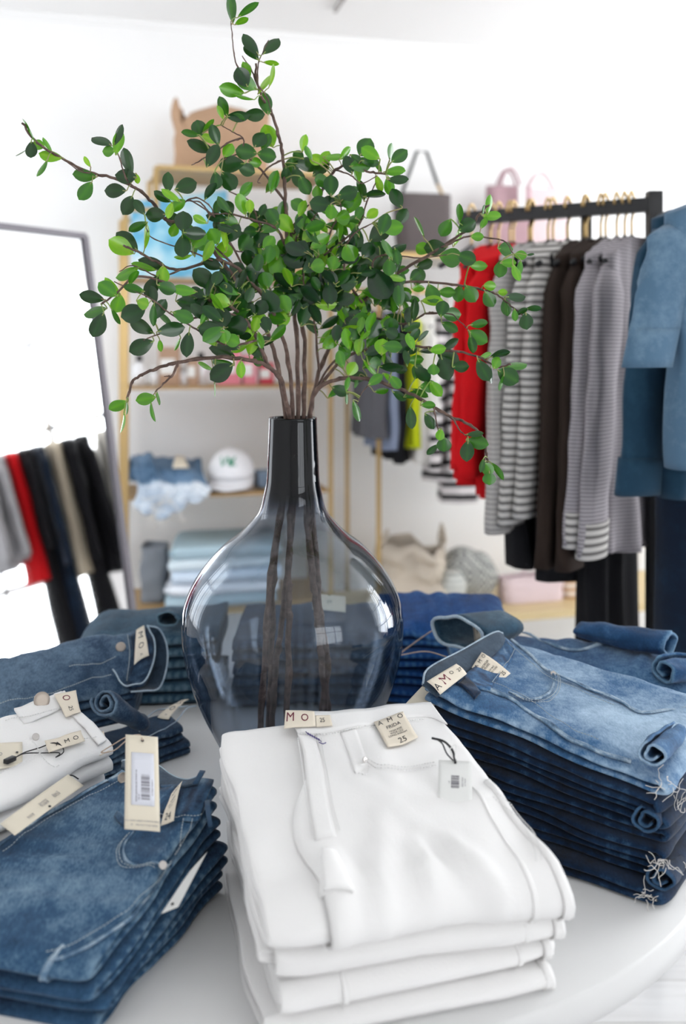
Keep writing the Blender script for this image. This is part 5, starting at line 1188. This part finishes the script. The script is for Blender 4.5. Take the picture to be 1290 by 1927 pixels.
# clothes on the gold rack
def gitem(x, lab, cat, yb, mat, **k):
    tt = col_t(x, GK-.1); p = RM(tt, GK-.1, zrl+.009); Yp = p.y
    GW = k.pop('wd', WN); hanger(p, GW, .17, 'hangers on the gold rack rail', label='dark hanger carrying the '+' '.join(lab.split()[:9]))
    return hung('hanging_garment', lab, cat, p, GW, k.pop('half', .17), (zrl-.08)-zat(yb, Yp), mat, 'clothes on the gold rack', **k)
M_yel = cloth('neon_yellow', (.62, .72, .02)); M_wht = cloth('white_cotton', (.80, .78, .74)); M_gry = cloth('charcoal_cotton', (.10, .10, .11)); M_slb = cloth('slate_cotton', (.22, .26, .36))
gitem(698, 'charcoal top hanging leftmost on the gold rack', 'top', 828, M_gry, seed=31, depth=.03)
gitem(718, 'slate blue top hanging second on the gold rack', 'top', 850, M_slb, seed=32, depth=.02)
gitem(736, 'black top hanging on the gold rack beside the yellow one', 'top', 870, M_blk, seed=33, depth=.02)
gitem(757, 'neon yellow top hanging on the gold rack', 'top', 845, M_yel, seed=34, depth=.022)
gitem(782, 'white top hanging on the gold rack beside the yellow one', 'top', 872, M_wht, seed=35, depth=.035, sleeve=.3, sl_w=.04)
gitem(838, 'black and white wide-striped long-sleeved knit, left one of the pair', 'sweater', 905, M_bwst, seed=36, depth=.045, wd=(WN-WD*.55).normalized(),  sleeve=.52, sl_w=.05)
gitem(868, 'black and white wide-striped long-sleeved knit, right one of the pair', 'sweater', 945, M_bwst, seed=37, depth=.045, wd=(WN-WD*.55).normalized(),  sleeve=.55, sl_w=.05)

# ------------------------------------------------------------------ leaning mirror at the left
th_ = math.radians(59); al = math.radians(10)
ma = Vector((math.cos(th_), math.sin(th_), 0)); me_ = Vector((-math.sin(al)*math.sin(th_), math.sin(al)*math.cos(th_), math.cos(al)))
mtr = at(158, 444, 2.95); mL = mtr.z/math.cos(al); mWd = .75
mn = ma.cross(me_).normalized(); mn = -mn if mn.y > 0 else mn
mir = thing('floor_mirror', 'tall leaning floor mirror with thin metal frame at the left', 'mirror', mtr-me_*mL-ma*mWd/2)
def Pm(a, b, l=0): return mtr-ma*a-me_*b+mn*l
q = [Pm(mWd-.008, mL-.008), Pm(.008, mL-.008), Pm(.008, .008), Pm(mWd-.008, .008)]
Mm = NT('silvered_glass'); Mm.set(Metallic=1.0, Roughness=.02); Mm.col((.93, .94, .95))
slab(lambda s, t, l=0: (q[0]*(1-s)+q[1]*s)*(1-t)+(q[3]*(1-s)+q[2]*s)*t+mn*l, 1, 1, .006).build('mirror_glass', Mm.m, mir, smooth=False)
M_sil = plain('dark_grey_frame', (.16, .15, .17), .5, .3)
for a_, b_ in (((0, 0), (mWd, 0)), ((0, mL), (mWd, mL)), ((0, 0), (0, mL)), ((mWd, 0), (mWd, mL))):
    MB().bar(Pm(*a_), Pm(*b_), .016, .02).build('frame_side', M_sil, mir, smooth=False)
zz_ = Pm(mWd/2, .3)-mn*.02; MB().bar(zz_, Vector((zz_.x-.48, zz_.y+.48, .01)), .02).build('support_leg', M_sil, mir, smooth=False)
def refl(p): d = (p-mtr).dot(mn); return p-mn*(2*d)

# the rail of dark clothes by the right wall that the mirror shows
mL_ = refl(at(-60, 812, 5.3)); mR_ = refl(at(300, 786, 5.7)); zz_ = (mL_.z+mR_.z)/2; mL_.z = mR_.z = zz_
md = (mR_-mL_).normalized(); mw = Vector((-md.y, md.x, 0))
print('MIRROR RACK', mL_, mR_)
rr_ = thing('clothes_rail', 'thin black clothes rail of dark clothes seen only in the leaning mirror', 'rack', Vector(((mL_.x+mR_.x)/2, (mL_.y+mR_.y)/2, 0)))
MB().bar(mL_, mR_, .018).build('top_bar', M_black, rr_, smooth=False)
for e_ in (mL_, mR_):
    MB().bar(Vector((e_.x, e_.y, 0)), e_, .018).build('post', M_black, rr_, smooth=False)
    MB().bar(Vector((e_.x, e_.y, .01))-mw*.2, Vector((e_.x, e_.y, .01))+mw*.2, .02).build('foot', M_black, rr_, smooth=False)
M_cstrip = cloth('cream_wool', (.58, .50, .38)); M_ivory = cloth('ivory_wool', (.66, .62, .55)); M_gmar = cloth('grey_marl', (.42, .41, .42), .2)
MLen = (mR_-mL_).length
for i, (f, ln, mat, lab, cat, sl) in enumerate(((.03, .62, M_gmar, 'grey marl knit, leftmost in the mirror reflection', 'sweater', .5), (.10, .60, M_gmar, 'second grey marl knit in the mirror reflection', 'sweater', .5), (.17, .72, M_red, 'dark red top seen beside the grey knits in the mirror', 'top', None),
        (.24, 1.25, M_blk, 'long black dress beside the red top in the mirror', 'dress', .5), (.31, 1.2, M_navy, 'long navy coat in the mirror reflection', 'coat', .6), (.39, .75, M_cstrip, 'tan wool scarf-like coat in the mirror between dark clothes', 'coat', None), (.46, 1.05, M_blk, 'black jacket beside the tan coat in the mirror', 'jacket', .62), (.55, .78, M_blk, 'second black jacket in the mirror reflection', 'jacket', .62),
        (.66, .74, M_ivory, 'ivory wool cardigan in the mirror reflection', 'cardigan', .6), (.74, .70, M_brown, 'dark brown knit at the right of the mirror reflection', 'sweater', .5), (.82, .74, M_ivory, 'ivory cardigan nearest the right edge of the mirror', 'cardigan', .6))):
    p = mL_.lerp(mR_, f)+Vector((0, 0, .009)); hanger(p, mw, .16, 'hangers on the mirrored rail', label='black hanger of the '+' '.join(lab.split()[:7]))
    hung('hanging_garment', lab, cat, p, mw, .18, ln, mat, 'clothes reflected in the mirror', sleeve=sl, seed=60+i, depth=.03)
